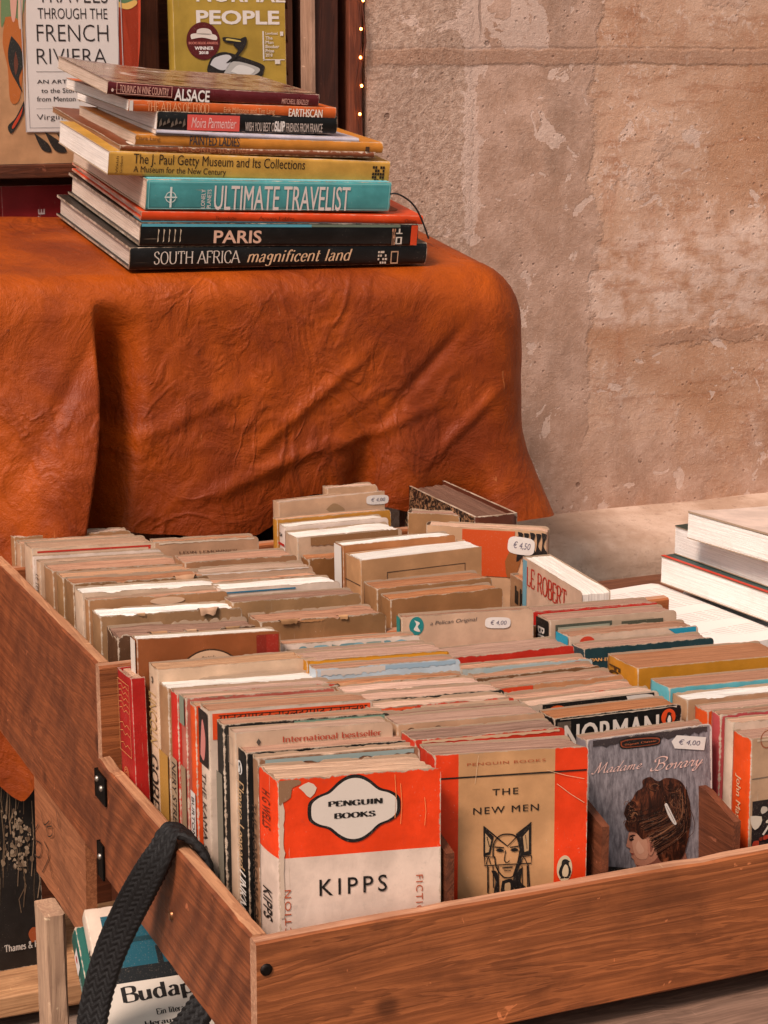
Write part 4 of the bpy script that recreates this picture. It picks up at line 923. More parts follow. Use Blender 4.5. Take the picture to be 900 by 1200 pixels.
def redbook():
    M = Matrix.Translation((.486, BY+.002, ZC-.3995))@Matrix.Rotation(-.03, 4, 'X')
    B = book('hardback_book', 'red cloth hardback on the lower shelf, half hidden by the leather', M, .16, .26, .02, cover('8c1416', .2, .5), OFF, True)
    f = Face((0, 0, 0), (0, 0, 1), (-1, 0, 0), (0, -1, 0)); B.fv = f
    for s, v0, v1 in (('E', 251, 245), ('T', 259, 253)):
        a = f.px(M, 52.5, v0); b = f.px(M, 44.5, v1); P_(B, 'fv', fit(text2d(s, .02), min(a[0], b[0]), min(a[1], b[1]), max(a[0], b[0]), max(a[1], b[1])), 'd8b8b0')
    done_(B)
redbook()

# ------------------------------------------------------------------ rows of standing books
# each row: one entry per book from the front of its row to the back;
# (u, v) upper front spine corner as seen, wd = cover width, cover colour, leaves, wear, label, extras
WORN = {'t': pages('a0714e', .9), 'b': pages('ae8160', .7), 'c': pages('c09b7c', .55), 'w': pages('e6dacf', .22), 'l': pages('bd9c7c', .7), 'd': pages('6e4628', 1.0), 'p': pages('c29a80', .7)}
def row(x0, yaw, floor, entries, yend, group, lean=1.5):
    out = []; n = len(entries)
    ys = [at_x(e[0], e[1], x0+e[7].get('dx', 0)) for e in entries]
    for i, e in enumerate(entries):
        u, v, wd, c, pg, wear, label, k = e; k = dict(k); k.pop('dx', None)
        TL = ys[i]; nxt = ys[i+1].y if i+1 < n else yend
        gap = (nxt-TL.y)*math.cos(R(yaw)); t = min(.030, max(.0035, gap*(.80, .64, .72, .86, .60)[(i*3+len(label)) % 5])); t = k.pop('t', t)
        hard = k.pop('hard', False); ln = R(k.pop('lean', lean)); yw = R(yaw+k.pop('yaw', 0)+random.uniform(-.25, .25))
        fl = k.pop('floor', floor); after = k.pop('after', None); TL = TL+Vector((0, 0, k.pop('dz', 0)))
        H = (TL.z-fl)/math.cos(ln)-t*math.sin(ln)*.0
        M = stand(TL, yw, ln, H); sk = math.tan(-yw)
        if 'bend' not in k: k['bend'] = (lambda q_: (lambda p: Vector((p.x-q_*p.y, p.y, p.z))))(sk)
        B = book(k.pop('name', 'hardback_book' if hard else 'paperback_book'), label, M, wd, H, t, cover(c, wear), WORN[pg] if isinstance(pg, str) else pg, hard, rag=k.pop('rag', (.25+wear*.9)*(.45, 1.0, .7, 1.5)[(i*7+len(label)) % 4]), bulge=k.pop('bulge', .0012 if not hard else .003), group=group, **k)
        if after: after(B)
        done_(B); out.append(B)
    return out
def strip(c, z0=0, z1=None, x0=.002, x1=None):     # a printed band below the top of the front cover
    def f(B): P_(B, 'front', rect(x0, B.H-(z1 or .02), (x1 or B.w-.002), B.H-z0-.001), c)
    return f
def torn(c, dep=.007, x0=.004, x1=None, sd=1):       # ragged torn-off strip along the top showing paper or another colour
    def f(B):
        n = 26; X1 = x1 or B.w-.004; top = [(x0+(X1-x0)*i/n, B.H-.0011) for i in range(n+1)]
        bot = [(x0+(X1-x0)*i/n, B.H-dep*(.55+.6*abs(mnoise.noise(Vector((i*.6, sd*3.3, 1)))))) for i in range(n, -1, -1)]
        vs = [(a, b, 0) for a, b in top+bot]; fs = [[i, 2*n+1-i-0, 2*n-i, i+1][::1] for i in range(n)]
        fs = [[i, i+1, 2*n-i, 2*n+1-i][::-1] for i in range(n)]
        P_(B, 'front', (vs, fs), c)
    return f
def spine_text(s, c, u0=.02, u1=.11, pad=.18, ser=False, bold=.01):
    def f(B):
        tm = serif2d(s, 1.7, .6, .9) if ser else text2d(s, bold); h = B.t*(1-2*pad)
        P_(B, 'spine_down', fit(tm, u0, B.t*pad, u1, B.t*(1-pad)), c, 2)
    return f
def spine_band(c, z0, z1):
    def f(B): P_(B, 'spine', rect(.0006, B.H-z1, B.t-.0006, B.H-z0), c)
    return f
def flap(x, wd, hg, curl_=.6, c='c4a88c', sd=1):     # a torn scrap of paper hanging over the top edge
    def f(B):
        P = []; n = 5
        for i in range(n+1):
            q = i/n; a = -1.2+curl_*2.2*q+.9*q; row_ = []
            for j in range(6):
                p = j/5; e = mnoise.noise(Vector((p*3, sd*1.7, 2)))*.35+.8
                row_.append(B.bend(Vector((x+wd*(p-.5)*(1-.35*q)+.002*q*math.sin(sd), .0015-hg*.75*q*e-.0015*math.sin(3*q), B.H-.0004+hg*.55*math.sin(2.4*q)*e-hg*q*q*.9*e))))
            P.append(row_)
        B.mb.grid(P, cover(c, .6, .7), None, True)
    return f
def both(*fs):
    def f(B):
        for g in fs: g(B)
    return f

# ---- row 1: behind KIPPS
def kipps(B):
    q = lambda u, v: B.front.px(B.M, u, v)
    OR = 'e2440e'
    cx, cy = q(415, 946)
    a, b = q(360, 948); c2, d2 = q(469, 936); hw = (c2-a)/2; top = q(418, 907)[1]; bot = q(412, 987)[1]; hh = (top-bot)/2; cx = (a+c2)/2; cy = (top+bot)/2
    def lob(s):
        pts = [(-1, .0), (-.97, .26), (-.80, .44), (-.56, .56), (-.34, .82), (-.12, .98), (.12, .98), (.34, .82), (.56, .56), (.80, .44), (.97, .26), (1, 0), (.97, -.26), (.80, -.44), (.56, -.56), (.34, -.82), (.12, -.98), (-.12, -.98), (-.34, -.82), (-.56, -.56), (-.80, -.44), (-.97, -.26)]
        return smoothpoly([(cx+x*(hw+s), cy+y*(hh+s)) for x, y in pts], 4)
    P_(B, 'front', lob(0), '1a1614', 1); P_(B, 'front', lob(-.0022), 'd3c2b4', 2)
    for s, u0, v0, u1, v1 in (('PENGUIN', 384, 945.5, 447.5, 934), ('BOOKS', 391, 959.5, 439.5, 949)):
        a = q(u0, v0); b = q(u1, v1); P_(B, 'front', fit(serif2d(s, 3.3, .7, 1.5, 0, 1.4), min(a[0], b[0]), a[1], b[0], b[1]), '1a1512', 3)
    a = q(374, 1050); b = q(453, 1024); P_(B, 'front', fit(text2d('KIPPS', .004, 0, 1.35), a[0], a[1], b[0], b[1]-.0), '1a1512', 2)
    for fc, u, up in ((Face((0, 0, 0), (0, 0, 1), (-1, 0, 0), (0, -1, 0)), 337, 1), (Face((0, 0, 0), (0, 0, -1), (1, 0, 0), (0, -1, 0)), 490.5, 0)):
        B.fx = fc
        if up: a = fc.px(B.M, 341.5, 1110); b = fc.px(B.M, 333, 1043)
        else: a = fc.px(B.M, 487, 1025); b = fc.px(B.M, 495, 1080)
        P_(B, 'fx', fit(text2d('FICTION', .0, 0, 1.25), min(a[0], b[0]), min(a[1], b[1]), max(a[0], b[0]), max(a[1], b[1])), 'b0502c', 2)
    spine_text('KIPPS', '201814', .075, .095, .28)(B); spine_text('H G WELLS', '6a2410', .012, .036, .3)(B)
    # ragged, rubbed hinge and a lifted flake at the torn corner
    rn = random.Random(4); pts = []
    for k in range(30): z = B.H-.002-k*.003; pts.append((.0022+rn.uniform(.0, .0013)*(1 if k < 16 else .5), z))
    for k in range(29, -1, -1): z = B.H-.002-k*.003; pts.append((.0002, z))
    n = 30; P_(B, 'front', ([(a, b, 0) for a, b in pts], [[i, i+1, 2*n-2-i, 2*n-1-i][::-1] for i in range(n-1)]), 'c8ae98', 2)
    P_(B, 'front', smoothpoly([(.012, B.H-.006), (.018, B.H-.003), (.023, B.H-.007), (.019, B.H-.013), (.015, B.H-.009)], 2), 'cdb6a2', 3)
    P_(B, 'front', smoothpoly([(.0, B.H-.001), (.012, B.H-.001), (.013, B.H-.004), (.008, B.H-.006), (.007, B.H-.012), (.002, B.H-.015), (.0, B.H-.016)], 2), '8a6448', 3)
    for (x, z0, z1) in ((.071, .002, .03), (.0745, .008, .034), (.0895, .018, .036)): P_(B, 'front', line([(x, B.H-z0), (x+.0008, B.H-(z0+z1)/2), (x, B.H-z1)], .00035), 'e88a50', 2)
KB = .0455
def kipps_mat(kind, a, z):
    if z > KH-KB: return cover('e63c06', 1.0, .5)
    return None
KH = None
C1 = []
TLk = at_x(326, 913, .395); KH = (TLk.z-FFL)/math.cos(R(1))
_k = at_plane(420, 999, TLk, Vector((-math.sin(R(12)), -math.cos(R(12)), 0))); KB = (TLk.z-_k.z)/math.cos(R(1))
LON = 'Devanagari'
def popular(B):
    q = lambda u, v: B.front.px(B.M, u, v)
    a, b, top = q(205, 790), q(287, 786), q(245, 762); cx = (a[0]+b[0])/2; rx = (b[0]-a[0])/2*1.02; z0 = a[1]-.012; ry = top[1]-z0
    def half(rx, ry): return poly([(cx+rx*math.cos(math.pi*k/24), z0+ry*math.sin(math.pi*k/24)) for k in range(25)]+[(cx-rx, B.H-.06), (cx+rx, B.H-.06)])
    P_(B, 'front', half(rx+.001, ry+.0012), '40240f', 1); P_(B, 'front', half(rx, ry), 'c9a382', 2)
    tm = text2d('Penguin Popular Classics', .0, .25, 1.15); w_ = max(v[0] for v in tm[0]); vs = []
    for x, y, z in tm[0]:
        an = math.pi*(.80-.60*x/w_); k = .0036*y; vs.append((cx+(rx*.93-.0042+k)*math.cos(an), z0+(ry-.0060+k)*math.sin(an), 0))
    P_(B, 'front', (vs, tm[1]), '3a2a1c', 3)
    P_(B, 'front', rect(B.w*.83, .05, B.w*.90, B.H-.0025), '7a1f10', 1); P_(B, 'front', rect(B.w*.90, .05, B.w-.0015, B.H-.0025), '8f2416', 1)
    P_(B, 'spine', rect(.0004, .01, B.t-.0004, B.H-.001), 'd8c8ba')
def deva(B):
    P_(B, 'front', rect(.002, B.H-.020, B.w-.002, B.H-.0022), 'd8481a', 1); P_(B, 'front', fit(text2d('\u092f\u093e\u0928\u0926\u092f\u0917\u0926\u090a\u0928\u093e\u0930\u0932\u0926\u092f\u0917\u0926\u090a\u0928\u093e\u0930\u0932\u0925', .0), .006, B.H-.0088, B.w-.004, B.H-.0034), '2a1a12', 2)
    spine_text('THE KAMA SUTRA', '3a2c24', .045, .125, .3)(B); P_(B, 'spine', rect(.0004, B.H-.040, B.t-.0004, B.H-.002), '2a1e1a'); P_(B, 'spine', smoothpoly([(B.t*.2, B.H-.034), (B.t*.6, B.H-.036), (B.t*.8, B.H-.02), (B.t*.5, B.H-.008), (B.t*.3, B.H-.02)]), 'c87a70', 2)
def unknown(B):
    P_(B, 'spine_down', fit(serif2d('Elmore Leonard', 1.7, .6, .8), .022, B.t*.18, .080, B.t*.86), 'b8946c', 2); P_(B, 'spine_down', fit(serif2d('UNKNOWN', 2.0, .7, 1.0, .2), .082, B.t*.14, .128, B.t*.9), 'e4d8ce', 2)
    for s, i, l in penguin(B.t*.5, B.H-.013, .0075, '2a2a2a', 'e0d6cc', 'd8d0c8'): P_(B, 'spine', s, i, l)
def lincoln(B):
    P_(B, 'spine_down', fit(text2d('LINCOLN', .0), .020, B.t*.10, .058, B.t*.86), 'b8945c', 2); P_(B, 'spine_down', fit(serif2d('GOREY', 1.8, .6, 1.2), .066, B.t*.10, .118, B.t*.86), '2a221c', 2)
    P_(B, 'spine', ell(B.t*.5, B.H-.010, .0022, .0026), '5a4a3c'); P_(B, 'spine', ell(B.t*.5, B.H-.010, .0010, .0012), 'cbb59c', 2)
def gilt(B):
    g = 'dc9458'
    for z0, z1, n in ((.008, .030, 5), (.036, .048, 2), (.050, .058, 1)):
        for k in range(n):
            z = B.H-z0-(z1-z0)*(k+.5)/n; P_(B, 'spine', line([(B.t*.16, z), (B.t*.35, z+.0016), (B.t*.5, z-.001), (B.t*.65, z+.0016), (B.t*.84, z)], .0005), g)
    P_(B, 'spine', frame_lines(B.t*.10, B.H-.060, B.t*.90, B.H-.006, .0005), g)
    for r in (.0060, .0044, .0024): P_(B, 'spine', line([(B.t*.5+r*math.cos(k*.35), B.H-.076+r*math.sin(k*.35)) for k in range(19)], .0005), g, 2)
    P_(B, 'spine_down', fit(text2d('VARIETY PLAYS', .01), .036, B.t*.3, .05, B.t*.7), g) if False else None
def intl(B):
    a = (.030, B.H-.0085, B.w-.008, B.H-.0045); P_(B, 'front', fit(serif2d('International bestseller', 1.8, .7, .8), *a), 'a8442c', 2)
    P_(B, 'front', poly([(.013, B.H-.007), (.0145, B.H-.0045), (.016, B.H-.007), (.0145, B.H-.0095)]), '4a4038', 2); P_(B, 'spine', frame_lines(B.t*.2, B.H-.022, B.t*.8, B.H-.004, .0004), '9a8878')
C1 = [
 (326, 913, .100, 'd3c4b8', 'l', 1.15, 'KIPPS paperback with orange band and white scroll panel at the front of its row', dict(t=.030, mfn=kipps_mat, after=kipps, zb=[KH-KB], rag=1.5, chip=.004, yaw=-1.5, lean=1, bend=lambda p: Vector((p.x-.26*p.y, p.y, p.z)))),
 (303, 889, .103, '8a6a50', 'l', 1.0, 'worn brown paperback with faded spine directly behind the KIPPS book', dict(after=both(torn('8fa09a', .006), spine_text('THE SORROWS OF FIRE', '3a281c', .03, .13)), dx=.004)),
 (289, 882, .106, '0d0a08', 'b', .8, 'black paperback whose spine reads Elmore Leonard UNKNOWN', dict(after=unknown, t=.022, bulge=.0006, dx=.002)),
 (276, 859, .102, 'c0aa94', 'c', .6, 'cream paperback lettered International in red on its front, behind the black UNKNOWN book', dict(after=intl, t=.013)),
 (262, 849, .110, '2a241e', 'p', 1.1, 'paperback with scuffed black spine top and greenish strip on its front cover', dict(after=both(torn('1d1815', .006, .004, .042), torn('6f8a76', .0065, .046, None, 3), spine_band('7c7262', .034, .13)), t=.0125)),
 (245, 833, .110, 'c9bcae', 'b', .7, 'paperback with Indian lettering on an orange band and THE KAMA SUTRA on its spine', dict(after=deva)),
 (229, 827, .106, 'd24a14', 'c', .9, 'tall orange and white spined paperback left of the KAMA SUTRA book', dict(after=both(spine_band('d0c4ba', .062, .13), spine_text('BURTON PARISH', '2c2420', .066, .120, .25)), t=.011)),
 (218, 818, .104, 'b05a4a', 'p', 1.1, 'thin tattered paperback with greenish pink spine next to a red topped one', dict(after=both(spine_band('7e8270', .0, .02), spine_band('94785c', .05, .13)))),
 (208, 813, .112, 'c2281a', 'p', .9, 'red topped paperback with NERY STREET in dark letters down its buff spine', dict(after=both(spine_band('a08468', .048, .13), spine_text('NERY STREET', '241c18', .052, .105, .2)))),
 (197, 806, .112, '9c7a58', 'w', 1.2, 'broken paperback with bright white leaves and torn ochre spine', dict(after=both(spine_band('b0803a', .05, .13), torn('d8c8b8', .004)), t=.021)),
 (185, 785, .116, 'cbb59c', 'l', .5, 'cream paperback with LINCOLN and GOREY down its spine', dict(after=lincoln, bulge=.0008, dx=-.001, yaw=3, t=.022)),
 (160.5, 749, .104, '8a4a22', 'w', .5, 'red-brown book with an arched cream Popular Classics label on its front', dict(after=popular, t=.012, dx=-.006)),
]
rowg = 'books standing in rows in the wooden trays'
r1 = row(.395, -10.5, FFL, C1, 1.366, rowg)
# the small red gilt book squeezed in at the end of row 1
TL = at_y(173, 793, 1.326); Hh = (TL.z-FFL)/math.cos(R(3))
B = book('hardback_book', 'old red cloth book with gilt spine ornament at the tray side left of LINCOLN', stand(TL+Vector((-.012, 0, 0)), 0, R(3), Hh), .010, Hh, .036, cover('a81a16', .35, .45), WORN['c'], True, group=rowg, bulge=.001, inset=.001, thick=.0014)
gilt(B); done_(B)

# ---- row 2: behind THE NEW MEN
def newmen(B):
    q = lambda u, v: B.front.px(B.M, u, v)
    def txt(s, u0, v0, u1, v1, c, tm=None, l=2):
        a, b = q(u0, v0), q(u1, v1); sl = 0; P_(B, 'front', fit(tm or text2d(s, .0, 0, 1.15), a[0], a[1], b[0], b[1]), c, l)
    txt('PENGUIN BOOKS', 547, 897.5, 639, 888.5, 'a8502c')
    z = q(600, 907)[1]; P_(B, 'front', rect(.0005, z-.0006, B.w-.001, z+.0004), '201814', 2)
    txt('THE', 576.5, 932, 607, 922.5, '1c1612', text2d('THE', .006, 0, 1.2)); txt('NEW MEN', 554, 954.5, 631, 941.5, '1c1612', text2d('NEW MEN', .006, 0, 1.2))
    # black line drawing: a stern face between two winged shapes
    K = '1a1411'; L = lambda pts, w_=.0007, l=3: P_(B, 'front', line([q(*p) for p in pts], w_), K, l)
    S = lambda pts, c=K, l=2: P_(B, 'front', smoothpoly([q(*p) for p in pts], 3), c, l)
    PL = lambda pts, c=K, l=2: P_(B, 'front', poly([q(*p) for p in pts]), c, l)
    PL([(566, 968), (578, 980), (574, 1001), (566, 1003)]); PL([(568, 976), (575, 984), (572, 998), (568, 999)], 'b38e66', 3)
    PL([(622, 963), (604, 977), (610, 1003), (622, 1001)]); PL([(619, 972), (612, 980), (614, 998), (619, 996)], 'b38e66', 3)
    L([(570, 980), (573, 992)]); L([(615, 978), (617, 994)]); L([(566, 968), (594, 991), (622, 963)], .0009)
    L(catmull([(577, 1003), (578, 988), (585, 979), (594, 977), (603, 979), (608, 987), (609, 1003)], 4), .0009); L([(582, 982), (594, 991), (604, 981)], .0006)
    L(catmull([(579, 1003), (581, 1016), (588, 1026), (594, 1028), (601, 1026), (607, 1016), (608, 1003)], 4), .0008)
    S([(580, 996), (585, 993.5), (590, 996.5), (585, 998)], K, 3); S([(597, 996), (602, 993), (607, 995.5), (602, 997.5)], K, 3)
    L([(579, 992), (590, 993)], .0008); L([(597, 992.5), (607, 991)], .0008); L(catmull([(592, 996), (590.5, 1008), (594, 1010), (596.5, 1008)], 4), .0006); L([(588, 1016.5), (600, 1015.5)], .0009); L([(590, 1020), (598, 1019.5)], .0005)
    S([(608, 996), (611, 1008), (604, 1022), (600, 1027), (606, 1008)], K, 2)
    L([(566, 1003), (579, 1004)], .0006); L([(608, 1004), (622, 1002)], .0006); L([(567, 1003), (567, 1014), (622, 1011), (622, 1002)], .0007)
    for u0, u1 in ((569, 574), (609, 617)): L(catmull([(u0, 1013), ((u0+u1)/2, 1004), (u1, 1012)], 4), .0006)
    for u in (571, 577, 583, 605, 611, 617): L([(u, 1014), (u+.6, 1040)], .0006)
    L([(571, 1014), (571, 1046)], .0009); L([(618, 1012), (620, 1044)], .0009)
    S([(575, 1020), (582, 1022), (584, 1044), (578, 1046), (580, 1032)], K, 3); S([(602, 1024), (612, 1016), (609, 1032), (616, 1040), (606, 1044), (600, 1036)], K, 3); S([(588, 1032), (600, 1030), (600, 1046), (587, 1047)], K, 2); S([(591, 1035), (597, 1034), (597, 1044), (591, 1044)], 'b38e66', 3)
    c = q(661, 1017.5); rx = q(670, 1017)[0]-c[0]; ry = q(661, 1002)[1]-c[1]; P_(B, 'front', ell(c[0], c[1], rx, abs(ry)), 'c8ae8c', 2)
    for s, i, l in penguin(c[0], c[1], abs(ry)*1.45, '1a1614', 'c8ae8c'): P_(B, 'front', s, i, l+1)
    for (a, b2) in (((684, 912), (640, 902)), ((684, 940), (652, 918)), ((560, 885), (556, 918))): P_(B, 'front', line([q(*a), q((a[0]+b2[0])/2, (a[1]+b2[1])/2+1), q(*b2)], .0003), 'd8b08a', 3)
TLn = at_x(510, 885, .501); KN = (TLn.z-FFL)/math.cos(R(1)); Mn = stand(TLn, R(-13), R(1), KN); fN = Face((0, 0, 0), (1, 0, 0), (0, 0, 1), (0, -1, 0))
xa = fN.px(Mn, 537, 935)[0]; xb = fN.px(Mn, 650, 930)[0]; NW = fN.px(Mn, 689, 890)[0]
def nm_mat(kind, a, z):
    if kind == 's': return cover('c22c12', .8)
    if kind == 'f' and xa < a < xb: return cover('bd9468', .5, .55)
    return None
def two_logos(B):
    for x in (.006, .024): P_(B, 'front', ell(x+.003, B.H-.006, .0030, .0032), '6a4e3a', 1); P_(B, 'front', ell(x+.003, B.H-.006, .0016, .0018), 'c4a486', 2)
C2 = [
 (510, 885, NW, 'dc3806', 't', .7, 'THE NEW MEN paperback with orange side bands and a face drawing, front of its row', dict(t=.023, mfn=nm_mat, xb=[xa, xb], after=newmen, yaw=-4, lean=1, dx=.002)),
 (487, 867, .100, 'c03018', 't', .9, 'tan paged paperback with a thin red line on top, just behind THE NEW MEN', dict(after=torn('c4a07e', .004))),
 (466, 849, .100, 'b8987a', 'b', .7, 'buff paperback with two small round emblems at its top, behind THE NEW MEN', dict(after=two_logos)),
 (446, 839, .102, 'd4481a', 't', 1.1, 'paperback with ragged bright orange strip along its top edge in the middle row', dict(after=torn('e05a1c', .006, .016))),
 (435, 830, .100, 'c83820', 'c', 1.1, 'orange-red spined paperback with a cracked top near the black lined one', dict(after=both(torn('d65224', .005, .004, .03), torn('c9a88a', .005, .034)))),
 (422, 821, .102, '1e1a18', 'p', .9, 'paperback with a black strip and red and white spine in the middle row', dict(after=both(strip('1a1614', 0, .012, .008), spine_band('c23422', 0, .03), spine_band('cbb8a8', .03, .1)))),
 (405, 811, .100, 'b88a64', 'p', 1.2, 'frayed tan paperback showing red scraps on its corner in the middle row', dict(after=torn('d0431e', .004, .004, .04))),
 (386, 803, .102, '9a7250', 't', 1.2, 'bent dog-eared brown paperback behind the red scrapped one', dict(rag=1.8, after=flap(.012, .016, .006, .5, 'a8805c', 9))),
 (371, 784, .106, 'b9c2c8', 'p', .8, 'pale blue paperback with a dark H on its spine', dict(after=both(torn('c8b8ac', .008, .003, .05), torn('93a7b4', .006, .05)))),
 (360, 774, .106, 'b87818', 'b', .7, 'ochre yellow spined paperback in front of the flowered one', dict(after=strip('d08a1c', .0, .01))),
 (341, 765, .106, 'b0705c', 'p', 1.0, 'worn pinkish paperback between the flowered and the ochre ones', dict(after=torn('c8b09a', .005))),
 (333, 755, .104, 'd6ccc2', 'b', .8, 'white paperback with blue-green flowered border at the back of the middle row', dict(after=lambda B: [P_(B, 'front', smoothpoly([(x+random.uniform(-.003, .003)+r*math.cos(a)*random.uniform(.6, 1.3), B.H-.0052+.0028*math.sin(a)) for a in (0, 1.05, 2.1, 3.14, 4.2, 5.2)], 2), c, 1+i % 2) for i, (x, r, c) in enumerate((.016+.0105*j, .0055, ('6a8c90', '7aa0a8', '86948a')[j % 3]) for j in range(8))], t=.012)),
]
for e in C2[8:9]:
    _o = e[7]['after']; e[7]['after'] = both(_o, lambda B: P_(B, 'spine', fit(text2d('H', .05), B.t*.15, B.H-.022, B.t*.85, B.H-.013), '1a1614', 2))
r2 = row(.499, -9.0, FFL, C2, 1.366, rowg)

# ---- row 3: behind MADAME BOVARY
def bovary(B):
    q = lambda u, v: B.front.px(B.M, u, v)
    def S(pts, c, l, k=4): P_(B, 'front', smoothpoly([q(*p) for p in pts], k), c, l)
    torn('3c3232', .008, .004, None, 5)(B); torn('c9b8a8', .0022, .03, None, 9)(B)
    # publisher's oval
    S([(725, 868), (735, 864.5), (758, 862.5), (772, 863), (774, 868), (770, 873), (748, 876), (728, 877)], '1a1412', 2); S([(726.5, 869), (736, 866), (758, 864), (771, 864.5), (772.5, 868), (769, 871.5), (748, 874.6), (729, 875.5)], '8a4026', 3); S([(728, 869.5), (737, 867), (758, 865.3), (770, 866), (771, 868.3), (768, 870.5), (748, 873.4), (730, 874.2)], '1a1412', 4)
    a, b = q(731, 874), q(768, 866.2); P_(B, 'front', fit(serif2d('Signet Classic', 1.6, .7, .6), a[0], a[1], b[0], b[1]), 'b8603a', 5)
    # flowing script title
    scr = {'M': (12.5, ['~-1,1 .4,0 1.8,1.5 3.6,9.4 3.2,10.2 2.6,9.4', '~3.6,9.6 4.4,5 5,.4', '~5,.4 7.4,6 9.2,10', '~9.2,10 9.5,5 10,1 11,.1 12.4,1.6']), 'B': (11, ['~3.2,9 4.2,5 3.4,1.5 1.6,.2 .2,1.2 .6,2.6', '~1.2,7 .6,8.8 2.4,10.6 5.4,10.8 8.4,9.6 8.6,7.4 6.4,5.8 4.2,5.6', '~4.2,5.6 7.4,5.6 9,3.8 8.4,1.4 6,0 3.6,.6']),
     'a': (6, ['~4.2,4.2 2.6,4.6 .8,2.6 .6,.6 1.6,0 3.2,1.4 4.4,4.2', '~4.4,4.2 3.8,1 4.6,.1 6.2,1.8']), 'd': (6.4, ['~4.2,4.2 2.6,4.6 .8,2.6 .6,.6 1.6,0 3.2,1.4 4.4,4.2', '~6,10 5,6 4.2,1 5,.1 6.6,1.8']), 'm': (9, ['~0,2.4 1.4,4.4 1.6,3 1,0', '~1.4,2.4 3,4.5 3.9,4 3.4,0', '~3.7,2.4 5.2,4.5 6.2,4 6,1 6.8,.1 8.8,1.8']), 'e': (5, ['~.6,1.8 2.8,2.6 3.4,4 2.4,4.6 1,3.2 .7,1 1.8,0 3.4,.6 5,2.2']),
     'o': (5.4, ['~2.8,4.5 1,3.4 .6,1.2 1.6,0 3.4,.8 4,3 2.8,4.5 3.2,3.4 5.4,3.8']), 'v': (5.4, ['~0,3.4 1.2,4.5 1.6,2 1.8,.1 3.6,1.6 4.2,4.4 5.4,3.8']), 'r': (4.8, ['~0,2.4 1.2,4.8 1.8,4.2 3,4.2 2.8,1.2 3.4,.1 5,1.8']), 'y': (5.6, ['~.2,2.6 1.4,4.4 1.4,1.4 2.2,.1 3.6,1.4 4.6,4.4', '~4.6,4.4 3.6,0 2.2,-3.6 .6,-3.4 1.2,-1.6 5.6,2'])}
    def word(s):
        out = ([], []); x = 0; l = 0
        for ch in s:
            wd, st = scr[ch]
            for k in st: l += 1; ribbon([(x+a, b) for a, b in catmull([tuple(float(z) for z in c.split(',')) for c in k.lstrip('~').split()], 6)], 1.05, .28, R(40), out, l)
            x += wd-.2
        return [(a+b*.42, b, c) for a, b, c in out[0]], out[1]
    a, b = q(692, 907.5), q(752, 886); P_(B, 'front', fit(word('Madame'), a[0], a[1], b[0], b[1]-.0, -.02), 'e6b8aa', 3)
    a, b = q(761, 908), q(823, 879); P_(B, 'front', fit(word('Bovary'), a[0], a[1]-.001, b[0], b[1], -.01), 'e6b8aa', 3)
    # painted head of a dark-haired woman turned away, in brush strokes
    S([(768, 990), (770, 1030), (806, 1034), (803, 1000), (795, 985)], '8c5542', 2)
    S([(744, 968), (737, 974), (735.2, 981), (734.2, 986), (733.4, 991.5), (737.6, 994), (737.2, 998), (739.6, 1000), (739.2, 1004), (742, 1007.5), (744, 1013), (750, 1018), (778, 1022), (780, 990), (765, 968)], 'b0735a', 3, 5)
    S([(745, 976), (740, 984), (742, 998), (748, 1006), (758, 1004), (757, 984)], 'c48a6e', 4); S([(747, 984), (744, 992), (748, 1000), (754, 996)], 'd09a7e', 4.4)
    S([(744, 1012), (752, 1014), (766, 1008), (776, 996), (780, 1022), (752, 1020)], '7c4636', 4.6)
    S([(736.4, 983.4), (739, 981.8), (742, 983), (739, 985)], '2e1812', 4.8, 2); S([(736, 979.4), (740, 977.4), (744, 978.4), (740, 979.6)], '3a2018', 4.8, 2); S([(738.0, 999), (742, 999.6), (739.8, 1001.4)], '8c4034', 4.8, 2); S([(735.5, 992.8), (737.6, 993.2), (737.2, 994.4)], '8a4c3c', 4.8, 2)
    hr = NT('painted_hair'); hn = hr.noise(hr.map((1, 1, .35), rot=(0, .5, 0)), 240, 4, .7, .8); hr.done(hr.ramp(hn, [(.30, hexc('140906')), (.47, hexc('30160d')), (.58, hexc('582c1a')), (.70, hexc('85482c'))]), .4); HM = hr.m
    S([(730, 953), (733, 943), (739, 937), (745, 927), (752, 922), (752, 914), (761, 910), (770, 915), (780, 911), (795, 914), (803, 925), (808, 945), (807, 970), (803, 992), (795, 1008), (780, 1012), (770, 1004), (767, 985), (760, 979), (752, 983), (744, 975), (735, 973), (731, 966), (733, 960)], HM, 5, 5)
    S([(758, 983), (763.5, 983), (766, 990), (764, 999), (760.5, 1002), (758, 996)], 'b87a60', 5.6); S([(760, 986), (763, 987), (763.6, 994), (761, 998)], '8c5240', 5.8, 3)
    rn = random.Random(21); tones = ('140a07', '22110b', '331a11', '46271a', '5c3422', '744730', '8a5a3e')
